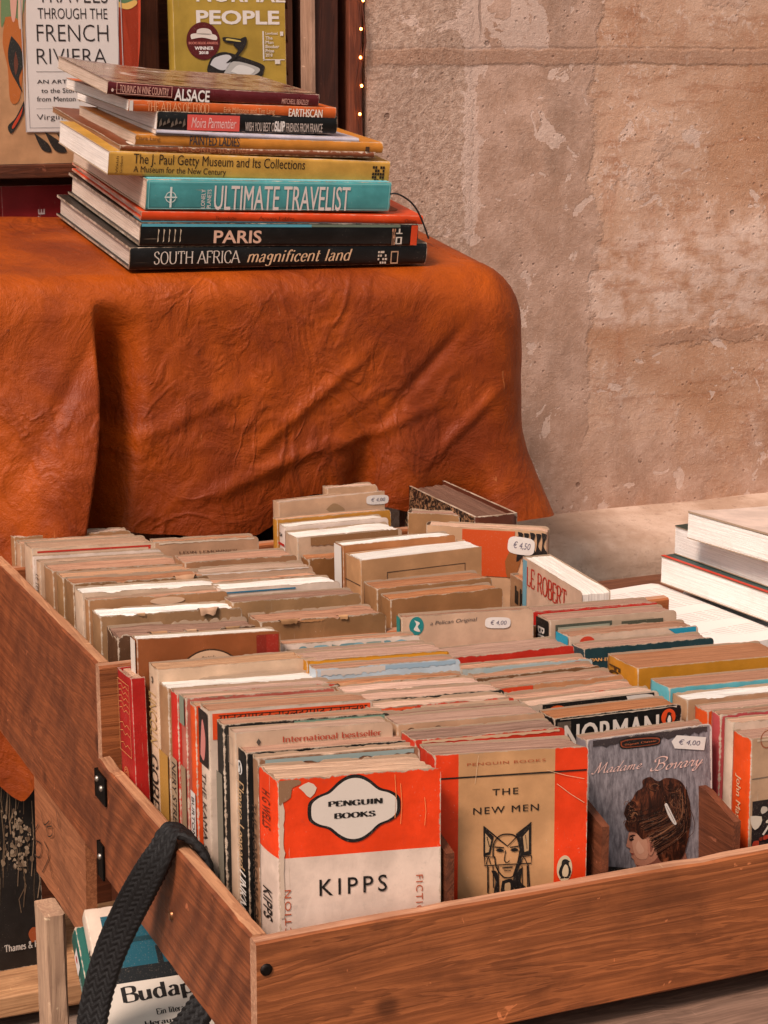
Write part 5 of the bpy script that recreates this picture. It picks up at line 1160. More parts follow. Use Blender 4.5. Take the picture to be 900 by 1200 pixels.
    for i in range(150):
        f_ = rn.random()
        if f_ < .62:                          # swept back from the hair line to the knot
            a0 = rn.random(); sx_, sy_ = 742+28*a0+rn.gauss(0, 1.2), 950+52*a0+rn.gauss(0, 2); ex_, ey_ = 784+rn.gauss(0, 7), 926+rn.gauss(0, 5)
            mx, my = (sx_+ex_)/2+8+20*a0+rn.gauss(0, 2), (sy_+ey_)/2+6*(1-a0)+8*a0; pts = [(sx_, sy_), (mx, my), (min(ex_+14*a0, 803), ey_+6)]
        elif f_ < .8:                         # coils of the knot
            c0 = ((766, 921), (786, 921), (795, 940))[i % 3]; r0 = rn.uniform(3, 9.5); a0 = rn.uniform(0, 6.28); pts = [(c0[0]+r0*1.15*math.cos(a0+k*.7), c0[1]+r0*.75*math.sin(a0+k*.7)) for k in range(4)]
        else:                                 # curls over the forehead
            c0 = (738+rn.gauss(0, 3.2), 955+rn.gauss(0, 8)); r0 = rn.uniform(1.5, 4); a0 = rn.uniform(0, 6.28); pts = [(c0[0]+r0*math.cos(a0+k*.9), c0[1]+r0*math.sin(a0+k*.9)) for k in range(5)]
        P_(B, 'front', line([q(*p) for p in catmull(pts, 4)], rn.uniform(.00022, .0006)), tones[min(6, int(rn.random()**1.3*7))], 6+i*.012)
    S([(777, 942), (780, 941), (788, 957), (791, 964), (788, 965), (781, 954)], 'cfc2b8', 8.2); P_(B, 'front', line([q(779, 944), q(784, 953), q(789, 963)], .0003), '6a5a52', 8.6)
    S([(712, 1015), (745, 1018), (760, 1022), (760, 1040), (705, 1040)], '2a2422', 2)
    s0, s1 = q(786, 874), q(826, 857)
    sticker(B, 'front', (s0[0], s1[1]-.0105, s1[0], s1[1]-.0015), '\u20ac 4,00', -.18, 3, False)
TLb = at_x(688, 867, .6205); HBv = None
M_b = stand(TLb, R(-2), R(4), .2); BW = fN.px(M_b, 834, 860)[0]
tb = NT('painted_grey'); nn = tb.noise(tb.map((1, 1, 1)), 90, 5, .7); n2 = tb.noise(tb.map((3, 1, .7), rot=(0, .6, 0)), 120, 4, .7); ed = tb.attr('edge')
cc = tb.mix(tb.step(n2, .3, .7), hexc('5c5457'), hexc('968c8e')); cc = tb.mix(tb.math('MULTIPLY', tb.step(nn, .55, .75), .5), cc, hexc('4e4648')); cc = tb.mix(tb.step(tb.math('SUBTRACT', tb.math('MULTIPLY', nn, .005), ed), .0012, .002), cc, hexc('cbbab0')); tb.done(cc, .4, tb.bump(nn, .15, .001))
BOVM = tb.m
def bov_mat(kind, a, z): return BOVM if kind == 'f' else None
def norman(B):
    q = lambda u, v: B.front.px(B.M, u, v)
    torn('c8b4a0', .0025, .004, None, 3)(B)
    a, b = q(661, 858), q(772, 834); P_(B, 'front', fit(text2d('NORMAN', .03), a[0], B.H-.0235, b[0], B.H-.0055), 'd9cabc', 2)
    c = q(783, 833); P_(B, 'front', ell(min(c[0], B.w-.007), B.H-.0085, .0055, .006), 'd8481a', 2)
    for s, i, l in penguin(min(c[0], B.w-.007), B.H-.009, .0085, '1a1614', 'e0d4c8'): P_(B, 'front', s, i, l+2)
    P_(B, 'front', rect(.002, B.H-.03, .012, B.H-.003), '5a4c40', 1)
def blacklogo(B):
    torn('16120f', .009, .01)(B); P_(B, 'front', ell(.021, B.H-.0078, .0075, .0052), 'd8541a', 2)
    for s, i, l in penguin(.021, B.H-.0085, .0075, '16120f', 'e0d4c8'): P_(B, 'front', s, i, l+2)
    P_(B, 'front', smoothpoly([(B.w-.026, B.H-.0015), (B.w-.022, B.H-.007), (B.w-.006, B.H-.009), (B.w-.004, B.H-.004), (B.w-.01, B.H-.0015)], 2), 'd6c6ba', 3)
def pelican(B):
    q = lambda u, v: B.front.px(B.M, u, v)
    c = q(488, 733.5); r = .0058; P_(B, 'front', ell(c[0], c[1], r, r*1.25), '1f7a78', 1); P_(B, 'front', smoothpoly([(c[0]-r*.3, c[1]+r*.8), (c[0]+r*.45, c[1]+r*.4), (c[0]+r*.15, c[1]-.1*r), (c[0]+r*.5, c[1]-r*.8), (c[0]-r*.4, c[1]-r*.5), (c[0]-r*.05, c[1]+r*.2)], 3), 'd8ccc0', 2)
    a, b = q(504, 734), q(559, 724.5); P_(B, 'front', fit(text2d('a Pelican Original', .0, .2), a[0], a[1], b[0], b[1], .03), '5a5048', 2)
    a, b = q(568, 737), q(598, 722); sticker(B, 'front', (a[0], a[1], b[0], b[1]), '\u20ac 4,00', -.07, 3)
def access(B):
    torn('241c18', .012, .004, .050, 2)(B); a = (B.w*.68, B.H-.0075, B.w-.012, B.H-.0035); P_(B, 'front', fit(serif2d('ACCESS', 1.8, .8, .8), *a), '4a3020', 2); torn('c4b09c', .002, .05, None, 4)(B)
def badge(B):
    torn('a4b0ae', .009, .008)(B); P_(B, 'front', ell(B.w-.012, B.H-.0055, .0062, .004), 'b84430', 3)
C3 = [
 (688, 867, BW, '8c8082', 't', .9, 'Madame Bovary paperback with painted dark-haired woman and price tag, front of its row', dict(t=.015, mfn=bov_mat, after=bovary, yaw=2, lean=4, rag=1.3)),
 (650, 842, .096, '0e0b09', 't', .8, 'black paperback with NORMAN in large pale capitals behind Madame Bovary', dict(after=norman)),
 (620, 826, .100, 'c4b4a4', 'c', .9, 'black fronted paperback with an orange oval bird emblem, behind the NORMAN book', dict(after=blacklogo)),
 (605, 820, .098, 'd4461c', 'b', 1.0, 'paperback with a ragged orange-red strip along its top, two behind the NORMAN book', dict(after=torn('da5220', .006))),
 (582, 806, .100, 'b88a62', 'b', 1.0, 'tan paperback with a small red patch at its top left corner', dict(after=strip('d0421e', 0, .012, .002, .028))),
 (558, 795, .100, '7a5436', 'b', .9, 'plain brown fronted paperback in front of the pale grey-blue one', dict()),
 (541, 784, .104, 'b8bcb6', 'p', .9, 'pale grey-blue paperback with a red badge at its right corner', dict(after=badge, yaw=-3)),
 (525, 771, .104, 'c02a18', 'b', .8, 'paperback with a smooth bright red front and tan leaves, before the Pelican Original', dict()),
 (484, 746, .106, 'a4724c', 't', 1.0, 'brown paperback with torn black cover corner, leaning before the Pelican Original', dict(after=access, t=.016)),
]
r3 = row(.6205, -4.0, FFL, C3, 1.366, rowg)
# the taller books standing between the trays
def add(name_hard, label, u, v, y, wd, t, c, pg, wear, yaw=-1.5, lean=2.0, floor=None, after=None, **k):
    TL = at_y(u, v, y); ln = R(lean); H = (TL.z-(floor or BFL))/math.cos(ln)
    B = book('hardback_book' if name_hard else 'paperback_book', label, stand(TL, R(yaw), ln, H), wd, H, t, cover(c, wear), WORN[pg] if isinstance(pg, str) else pg, name_hard, group=rowg, rag=k.pop('rag', .35+.9*wear), bulge=k.pop('bulge', .003 if name_hard else .0012), **k)
    if after: after(B)
    done_(B); return B
def tealspine(B): P_(B, 'spine', rect(.0005, .01, B.t-.0005, B.H-.001), '1f8078')
yP = at_x(471, 723, .625).y
add(False, 'cream paperback reading a Pelican Original with teal bird emblem and price sticker', 471, 723, 1.3655, .106, .012, 'c2a890', 'b', .6, yaw=-10, after=both(tealspine, pelican), floor=FFL, lean=3)
# ---- rows of the farther tray
B1 = [
 (138, 744, .110, '5a3a24', 't', 1.4, 'thick dark brown book with ragged torn top at the front of the farther tray', dict(rag=2.4, chip=.006, after=both(torn('b08058', .003, .03, .09, 3), flap(.030, .016, .006, .6, 'b08a66', 1), flap(.055, .010, .004, .4, 'c4a484', 2), flap(.088, .014, .004, .5, '9a744e', 3)))),
 (118, 722, .112, '9c7450', 'w', 1.2, 'tattered tan paperback with whitish leaves, second in the farther left row', dict(rag=2.0, after=both(flap(.085, .018, .008, .9, 'b89a80', 4), flap(.03, .008, .004, .5, 'b89672', 8)))),
 (104, 703, .112, 'a87850', 'b', .8, 'tan paperback with a cream oval thumb notch label on its top edge', dict(after=lambda B: P_(B, 'front', ell(B.w*.56, B.H-.0045, .014, .003), 'd0a888', 2))),
 (97, 695, .112, 'cbb8a2', 'w', .8, 'paperback with a bright strip of white leaves behind the oval labelled one', dict()),
 (86, 684, .112, '8c6440', 't', 1.3, 'brown book with frayed leaf edges showing at its spine end', dict(rag=2.2, after=flap(.092, .02, .009, .8, 'b08e70', 5))),
 (74, 677, .112, '9a7048', 'c', 1.0, 'paperback with a smudged black ink strip along its upper edge', dict(after=torn('1d1a17', .007, .03, .10, 6))),
 (62, 669, .112, 'a07c5a', 'b', 1.0, 'plain tan worn paperback just before a cream spined one in the far left row', dict()),
 (47, 659, .112, 'c2a88e', 'l', .6, 'cream spined paperback with tiny dark spine lettering in the far left row', dict(after=spine_text('LE TESTAMENT', '4a3a2e', .012, .05))),
 (40, 652, .112, 'd8cfc6', 'p', .5, 'slim white spined paperback with tiny red lettering on its spine', dict(after=lambda B: P_(B, 'spine', fit(text2d('NRF', .02), B.t*.2, B.H-.011, B.t*.8, B.H-.008), 'b83a2a', 2))),
 (38, 643, .108, 'cbb69e', 'l', .7, 'cream paperback whose front carries a thin red border line', dict(after=lambda B: [P_(B, 'front', rect(.004, B.H-.0042, B.w-.004, B.H-.0026), 'b02a1a'), P_(B, 'front', rect(B.w-.0062, B.H-.03, B.w-.0042, B.H-.0042), 'b02a1a')])),
 (24, 637, .108, 'b89a7e', 'c', .9, 'faded cream paperback second from the very back of the far left row', dict()),
 (17, 629, .106, 'a07a56', 'c', 1.1, 'thick tan book at the very back left corner of the farther tray', dict(t=.016, rag=1.6)),
]
r4 = row(.400, -9.0, BFL, B1, 1.738, rowg, lean=1.2)
def leon(B):
    q = lambda u, v: B.front.px(B.M, u, v); a, b = q(210, 649), q(278, 642); P_(B, 'front', fit(serif2d('LEON LEMONNIER', 1.6, .6, 1.0, 0, 1.2), a[0], a[1], b[0], b[1], -.015), '5a3a28', 2); torn('cdb49c', .0035, .004, None, 2)(B)
B2 = [
 (306, 729, .100, '8e6540', 't', 1.2, 'big brown book with a curling torn top edge right of the dark ragged one', dict(rag=2.0, chip=.005, after=lambda B: [torn('b07c50', .004, .02, .05, 4)(B), flap(.022, .018, .006, .3, '9c7048', 6)(B), flap(.064, .009, .005, .5, 'c49c70', 7)(B), P_(B, 'front', fit(serif2d('LOUIS LE HARDOUIN', 1.6, .7, .8), .03, B.H-.024, .08, B.H-.018), '5a3a22', 2)])),
 (273, 706, .106, '9c744e', 't', 1.1, 'brown leaved book directly behind the big curling brown one', dict()),
 (259, 691, .100, 'd2c6ba', 'w', .5, 'white paperback with a thin blue line along its front', dict(after=lambda B: P_(B, 'front', rect(.002, B.H-.0036, B.w*.62, B.H-.0024), '2a6a86', 2))),
 (240, 683, .100, 'a88260', 'p', 1.0, 'pinkish tan worn paperback behind the white blue-lined one', dict()),
 (231, 672, .100, 'bda086', 'l', 1.0, 'pale worn paperback with a torn white upper edge in front of LEON LEMONNIER', dict(after=torn('d8c8ba', .003))),
 (217, 659, .098, '9a7454', 'b', 1.0, 'soft brown paperback leaning before the LEON LEMONNIER book', dict()),
 (181, 635, .094, 'b08e72', 'b', 1.0, 'buff book lettered LEON LEMONNIER standing under the leather hem', dict(after=leon, t=.014, rag=1.2, yaw=-3)),
]
r5 = row(.506, -7.0, BFL, B2, 1.736, rowg, lean=1.2)
# ---- third row of the farther tray: measured one by one, it stands at a slight angle
def framed(B):
    x0, z1 = .024, B.H-.0125; P_(B, 'front', frame_lines(x0, .03, B.w-.016, z1, .0006), '4a382c', 1); P_(B, 'spine', rect(.0005, B.H-.022, B.t-.0005, B.H-.0212), '4a382c', 1)
def redband(B): P_(B, 'spine', rect(.0005, B.H-.019, B.t*.9, B.H-.0165), 'b0281c', 1); P_(B, 'spine', fit(text2d('54', .03), B.t*.25, B.H-.011, B.t*.65, B.H-.0075), '2a221c', 1); spine_text('SCENES', '6a5a4e', .022, .05)(B)
def sixeuro(B):
    q = lambda u, v: B.front.px(B.M, u, v); a, b = q(429, 592.5), q(455, 578.5); sticker(B, 'front', (a[0], a[1], b[0], b[1]), '\u20ac 4,00', -.06, 2)
    P_(B, 'front', smoothpoly([q(382, 597), q(390, 590), (q(398, 592)), q(404, 598), q(390, 601)], 3), '9c7a58', 1)
add(False, 'tan topped thick book in front of the cream black-framed one', 458, 702, 1.415, .098, .022, '94663e', 't', .8, yaw=-1.5, after=None)
add(False, 'brown topped book pressed against the cream black-framed one', 442, 690, 1.4405, .102, .030, '9c6e46', 't', .9, yaw=-1.5)
add(True, 'thick cream book with a thin black frame line on its front', 423, 657, 1.516, .115, .032, 'b58e66', 'w', .3, yaw=2.0, after=framed, lean=1.5, thick=.0012, inset=.0004, bulge=.0005)
add(False, 'brown fronted paperback with white spine and bright white leaves behind the framed book', 402, 639, 1.5515, .106, .018, 'a86a3c', 'w', .5, yaw=-1.0, after=lambda B: P_(B, 'spine', rect(.0005, .02, B.t-.0005, B.H-.001), 'd8cec4'))
add(False, 'small ragged brown book wedged by the white leaved ones under the leather', 362, 655, 1.596, .07, .020, '8a5a30', 't', 1.2, yaw=-1.0, rag=1.8)
add(False, 'thick white leaved paperback with grubby white spine and frayed front', 349, 630, 1.620, .100, .034, 'c0a890', 'w', 1.1, yaw=-1.0, rag=1.8, after=lambda B: [torn('8a623e', .014, .012, None, 3)(B)])
add(False, 'white spined paperback with a red band and number near the leather edge', 335, 617, 1.656, .100, .018, 'd6ccc4', 'w', .5, yaw=-1.0, after=redband)
add(False, 'ochre edged paperback peeping out behind the red banded white one', 325, 609, 1.6765, .112, .012, 'b87c2c', 'c', .6, yaw=-1.0)
add(True, 'tall cream book with price sticker right under the leather edge', 327, 589, 1.692, .109, .014, 'bda084', 'l', .5, yaw=4.0, after=sixeuro, thick=.0012, inset=.0005, bulge=.0005)
add(False, 'grey-cream book top rising just behind the stickered cream one', 384, 572, 1.710, .050, .014, 'b09478', 'c', .7, yaw=-1.0)
# ---- fourth row: JOHN MASTERS and what stands behind it
def masters(B):
    q = lambda u, v: B.front.px(B.M, u, v)
    P_(B, 'spine_down', fit(text2d('John Masters', .012, .1), .028, B.t*.30, .072, B.t*.62), 'd8b088', 2)
    z1 = q(890, 938)[1]; P_(B, 'front', rect(.002, .02, B.w-.002, z1), '241a18', 1)
    rn = random.Random(8)
    for i in range(46):
        x = rn.uniform(.004, .060); z = rn.uniform(z1-.035, z1-.001); r = rn.uniform(.002, .006); an = rn.uniform(0, 3)
        P_(B, 'front', smoothpoly([(x+r*math.cos(an+a)*rn.uniform(.5, 1.3), z+r*.8*math.sin(an+a)*rn.uniform(.5, 1.3)) for a in (0, 1.2, 2.4, 3.6, 4.9)], 2), ('a83420', '7a2818', 'b8a898', '5a2a44', '3a2420', 'c8b8a4')[i % 6], 2+i % 4)
    P_(B, 'front', line([(.010, z1-.024), (.026, z1-.003)], .0016), 'cbbcae', 7); P_(B, 'front', rect(.001, q(888, 912)[1]-.0003, B.w, q(888, 912)[1]+.0003), '6a5a4c', 1); torn('c8ac90', .004, .004, None, 3)(B)
    c = q(899, 866); P_(B, 'front', line([(c[0]+.005*math.cos(a*.4), c[1]+.006*math.sin(a*.4)) for a in range(17)], .0009), '9a5a3c', 1)
def m_mat(kind, a, z): return cover('dc4a12', .7) if kind == 's' else None
def pan(B):
    q = lambda u, v: B.front.px(B.M, u, v); a, b = q(691, 775.5), q(723, 768.5); P_(B, 'front', fit(serif2d('PAN-Book', 2.2, .8, .9), a[0], a[1], b[0], b[1], -.02), 'e0a060', 2); P_(B, 'front', rect(.02, .02, B.w*.6, B.H-.030), 'b0762a', 1)
def bill(B):
    P_(B, 'spine', rect(.0005, .02, B.t-.0005, B.H-.001), '1a1613'); P_(B, 'spine_down', fit(text2d('BILL', .02), .008, B.t*.2, .028, B.t*.7), 'd8ccc0', 2)
    P_(B, 'front', frame_lines(.004, .03, .052, B.H-.004, .002), '4a4c40', 2); P_(B, 'front', rect(.006, .03, .050, B.H-.006), '9a9884', 1); P_(B, 'front', rect(.052, B.H-.03, B.w-.02, B.H-.0045), 'a89078', 1); P_(B, 'front', rect(.060, B.H-.0095, B.w-.012, B.H-.0055), '4c4a3c', 3)
def tealcorner(B):
    P_(B, 'spine', rect(.0005, .02, B.t-.0005, B.H-.001), '1f86a0'); P_(B, 'spine', fit(text2d('A', .03), B.t*.4, B.H-.02, B.t*.7, B.H-.012), '8cc4cc', 2); P_(B, 'front', poly([(B.w-.026, B.H-.0012), (B.w-.016, B.H-.008), (B.w-.002, B.H-.010), (B.w-.002, B.H-.0012)]), '1f86a0', 1); P_(B, 'front', ell(.014, B.H-.006, .0062, .0045), 'c23a22', 2)
def blackdot(B):
    P_(B, 'front', ell(B.w*.46, B.H-.009, .012, .0062), '231a16', 1); torn('d8c4b0', .0016)(B)
def ochre(B): P_(B, 'spine_down', fit(text2d('FOL', .03), .006, B.t*.12, .02, B.t*.5), '4a2c10', 2)
C4 = [
 (881, 866, .11, 'b09478', 't', 1.0, 'John Masters paperback with orange spine and dark battle scene at the right edge', dict(t=.022, mfn=m_mat, after=masters, lean=1, yaw=5)),
 (860, 846, .11, 'c8b8a8', 'c', 1.2, 'split paperback with loose white spine strips behind the John Masters book', dict(rag=1.8)),
 (845, 837, .11, 'b84a4a', 't', 1.2, 'worn paperback with a pinkish red spine, second behind the John Masters book', dict(rag=1.6)),
 (830, 833, .11, 'd8501a', 'b', .8, 'paperback with a short orange spine patch, third behind the John Masters book', dict(after=both(spine_band('1c1714', .024, .03)))),
 (806, 820, .112, 'b09070', 'w', .9, 'pale leaved paperback with bent tan spine before the turquoise one', dict(rag=1.4)),
 (785, 806, .125, '5fa8b0', 't', .7, 'thick turquoise covered book with broad tan top in the right-hand row', dict(dx=.0)),
 (748, 783, .125, 'b8781c', 't', .6, 'thick ochre spined book with broad smooth tan top in the right-hand row', dict(after=ochre, t=.044)),
 (685, 760, .108, '1e3a3e', 'b', .7, 'dark teal paperback lettered PAN-Book in pale orange', dict(after=pan)),
 (668, 745, .108, 'c8b4a2', 'b', .8, 'white paperback with turquoise spine and corner behind the PAN-Book', dict(after=tealcorner)),
 (645, 727, .108, 'b8a490', 't', .7, 'paperback with BILL on its black spine and a grey window panel', dict(after=bill)),
 (620, 717, .112, 'c4241a', 'b', .7, 'bright red paperback with half a black dot at the back of the right-hand row', dict(after=blackdot, t=.018)),
]
r6 = row(.725, -7.0, FFL, C4, 1.366, rowg)

# ---- books at the back right of the farther tray, turned sideways
def turned(label, TL, yaw, H, wd, t, c, pg, wear, hard, after=None, floor=None, **k):
    H = TL.z-(floor or BFL)
    B = book('hardback_book' if hard else 'paperback_book', label, stand(TL, R(yaw), 0, H), wd, H, t, c if not isinstance(c, str) else cover(c, wear), WORN[pg], hard, group=rowg, rag=.4+.8*wear, **k)
    if after: after(B)
    done_(B); return B
tm_ = NT('marbled_paper'); nn = tm_.noise(tm_.map(), 130, 6, .75, 2.0); n2 = tm_.noise(tm_.map(), 40, 4, .6)
tm_.done(tm_.mix(tm_.step(nn, .50, .56), hexc('1d100a'), tm_.mix(n2, hexc('7a4426'), hexc('b08a64'))), .55, tm_.bump(nn, .2, .001)); MARB = tm_.m
turned('old leather spined book with dark marbled sides against the orange leather', at_z(606, 601, -.420), 90, 0, .158, .044, '5a2a18', 'd', .8, True, mfn=lambda kind, a, z: MARB if kind != 's' else None, thick=.0026)
def orangebook(B):
    q = lambda u, v: B.front.px(B.M, u, v)
    P_(B, 'front', poly([(B.w*.30, B.H-.002), (B.w*.74, B.H-.002), (B.w*.70, B.H-.045), (B.w*.30, B.H-.045)]), 'c04818', 1); P_(B, 'front', smoothpoly([(B.w*.66, B.H-.030), (B.w*.73, B.H-.012), (B.w*.77, B.H-.006), (B.w*.80, B.H-.02), (B.w*.76, B.H-.04), (B.w*.68, B.H-.045)], 3), '8c5228', 2)
    for i, x in enumerate((.79, .84, .89, .94, .985)): P_(B, 'front', smoothpoly([(B.w*x-.003, B.H-.002-.001*(i % 2)), (B.w*x+.002, B.H-.004), (B.w*x-.001, B.H-.014), (B.w*x+.003, B.H-.022), (B.w*x-.004, B.H-.03), (B.w*x-.002, B.H-.012)], 3), '1e1612', 3)
    a, b = q(595, 649), q(627, 630); sticker(B, 'front', (a[0], a[1], b[0], b[1]), '\u20ac 4,50', -.10, 4)
turned('book with orange and black patterned cover and price sticker, turned toward the stone wall', at_z(500, 615, -.420), -36, 0, .110, .018, 'c0a080', 'c', .7, False, after=orangebook)
turned('plain tan book wedged behind the orange and black patterned one', at_z(478, 600, -.424), -38, 0, .050, .016, '9c7048', 't', .8, False)
def robert(B): q = None; P_(B, 'front', fit(serif2d('LE ROBERT', 1.9, .7, .9), .010, B.H-.024, B.w-.030, B.H-.006), 'b02a18', 1); P_(B, 'front', rect(.0008, .03, .010, B.H-.002), '6a9aa8', 1)
turned('white dictionary LE ROBERT with red letters, standing sideways by the open white book', at_z(613, 652, -.436), -95, 0, .128, .026, 'c4ac98', 'w', .3, False, after=robert, bulge=.0005)
def blackletters(B):
    rn = random.Random(3)
    for i in range(9):
        x = .012+i*.0118; P_(B, 'front', rect(x, B.H-.024, x+.0035, B.H-.008), '16120f', 1); P_(B, 'front', rect(x+.0035, B.H-.024+rn.choice((0, .006, .0125)), x+.0085, B.H-.0205+rn.choice((0, .006, .0090))), '16120f', 2)
        if i % 2: P_(B, 'front', rect(x+.0065, B.H-.024, x+.0090, B.H-.008), '16120f', 2)
turned('brown paperback with heavy black block letters leaning beside the white dictionary', at_z(598, 672, -.460), -95, 0, .112, .014, '9a7250', 't', .9, False, after=blackletters)

# ------------------------------------------------------------------ right: bench with open book and stacked white books
def bench():
    o = thing('side_bench', 'brown wooden bench by the wall carrying the stacked white books', 'bench', (1.2, 1.55, 0)); m = wood('7a4a32', '40200f', 'x', .7)
    plank('bench_top', .886, 1.6, 1.384, 1.80, ZC-.560, ZC-.546, m, o, (1.2, 1.55, 0), None, .0006, 0, 60)
    for k, (x, y) in enumerate(((.90, 1.68), (1.54, 1.40), (1.54, 1.74))): plank('leg', x, x+.04, y, y+.04, .001, ZC-.5605, m, o, (1.2, 1.55, 0), None, .0006, 0, 61+k)
    plank('apron', .90, 1.58, 1.386, 1.398, ZC-.60, ZC-.5605, m, o, (1.2, 1.55, 0), None, .0006, 0, 66)
bench()
stk = 'books stacked on the bench by the wall'
def flat(label, P, yaw, Ly, wd, t, c, pg, wear, hard, **k):
    """book lying flat, fore edge towards -x; P = lower rear corner of its fore edge"""
    yw = R(yaw); ez = Vector((-math.sin(yw), math.cos(yw), 0)); ex = Vector((-math.cos(yw), -math.sin(yw), 0)); ey = Vector((0, 0, 1))
    O = Vector(P)-ex*wd-ez*Ly; M = Matrix.Identity(4)
    for r in range(3): M[r][0], M[r][1], M[r][2], M[r][3] = ex[r], ey[r], ez[r], O[r]
    af = k.pop('after', None); B = book('hardback_book' if hard else 'paperback_book', label, M, wd, Ly, t, cover(c, wear), WORN[pg] if isinstance(pg, str) else pg, hard, group=stk, rag=.3, **k)
    if af: af(B)
    done_(B); return B
SNOW = pages('e4dad1', .09)
flat('brown covered book lying lowest on the bench under the open white book', (.925, 1.625, ZC-.5455), 3, .205, .16, .022, '4a2c20', SNOW, .4, False)
def open_book():
    o = thing('open_book', 'white book lying open under the stack of white books', 'open book', (1.03, 1.53, ZC-.5234), R(4)); mb = MB(); pg_ = pages('e2d8d0', .08)
    t = NT('printed_page'); x, y, z = t.xyz(); ln = t.math('FRACT', t.math('MULTIPLY', y, 210.0)); wn_ = t.noise(t.map((260, 6, 1)), 1, 2, .6)
    inx = t.math('MULTIPLY', t.step(x, -.098, -.094), t.step(x, -.012, -.016)); iny = t.math('MULTIPLY', t.step(y, -.085, -.08), t.step(y, .09, .085))
    blk = t.step(t.noise(t.map((1, 14, 1)), 2.2, 1), .42, .45)
    txt = t.math('MULTIPLY', t.math('MULTIPLY', t.math('MULTIPLY', t.step(ln, .45, .55), t.step(ln, .95, .85)), t.step(wn_, .36, .46)), t.math('MULTIPLY', t.math('MULTIPLY', inx, iny), blk))
    t.done(t.mix(t.math('MULTIPLY', txt, .40), hexc('e2d8d0'), hexc('6a605c')), .8)
    def side(sg, nm):
        m = MB(); W_, L_, Tt = .118, .205, .019; nx = 14
        def zt(q): return .0018+Tt*(1-(1-min(1, q*3.2))**2)*(1-.10*q)-.002*max(0, q-.85)*6
        X = [sg*W_*i/nx for i in range(nx+1)]
        top = [[(x_, y_, zt(abs(x_)/W_)) for x_ in X] for y_ in (-L_/2, -L_/6, L_/6, L_/2)]
        m.grid(top, t.m, None, True, sg < 0)
        m.grid([[(x_, -L_/2, .0018) for x_ in X], top[0]], pg_, None, False, sg < 0); m.grid([top[-1], [(x_, L_/2, .0018) for x_ in X]], pg_, None, False, sg < 0)
        m.grid([[(X[-1], y_, .0018) for y_ in (-L_/2, L_/2)], [(X[-1]+sg*.002, y_, zt(1)*.5) for y_ in (-L_/2, L_/2)], [(X[-1], y_, zt(1)) for y_ in (-L_/2, L_/2)]], pg_, None, False, sg < 0)
        ob = m.build('leaves', o)
    side(-1, 'l'); side(1, 'r')
    m = MB(); m.box(-.1215, .1215, -.105, .105, 0, .0015, plain('8a7466', .6), .0004); m.build('cover', o)
    m = MB(); 
    for x0, x1, y0 in ((-.030, -.012, -.070), (-.026, -.013, -.0745)): m.add([(x0, y0, .0203), (x1, y0, .0209), (x1, y0+.0016, .0209), (x0, y0+.0016, .0203)], [(0, 1, 2, 3)], ink('3a3230'))
    m.build('page_note', o)
open_book()
flat('white paged book with a red line under its dark cover, lowest of the tall stack', tuple(at_z(772, 682, -.5015)), 6, .25, .17, .0262, '2c4440', SNOW, .3, False, after=lambda B: [P_(B, 'back_flat', rect(.0, B.w-.006, B.H, B.w-.001), 'c23a24', 1)])
flat('thick white paged book with dark green cover edge in the middle of the stack', tuple(at_z(788, 648, -.4745)), 5, .25, .17, .0275, '22352f', SNOW, .3, False)
flat('white book with open flapping pale cover on top of the stack by the wall', tuple(at_z(803, 630, -.446)), 9, .24, .17, .0165, 'd8ccc4', SNOW, .2, False, bend=lambda p: Vector((p.x, p.y+(.010*(p.x/.17)**2*max(0, (p.y-.013)/.0035) if p.y > .013 else 0), p.z)))
flat('small white book with blue back cover at the right edge before the open book', tuple(at_z(874, 733, -.5245)), 8, .05, .12, .018, '4a93b4', SNOW, .3, False, after=lambda B: P_(B, 'back_flat', rect(.0005, .0005, B.H-.0005, B.w-.0005), 'd8ccc4', 1))

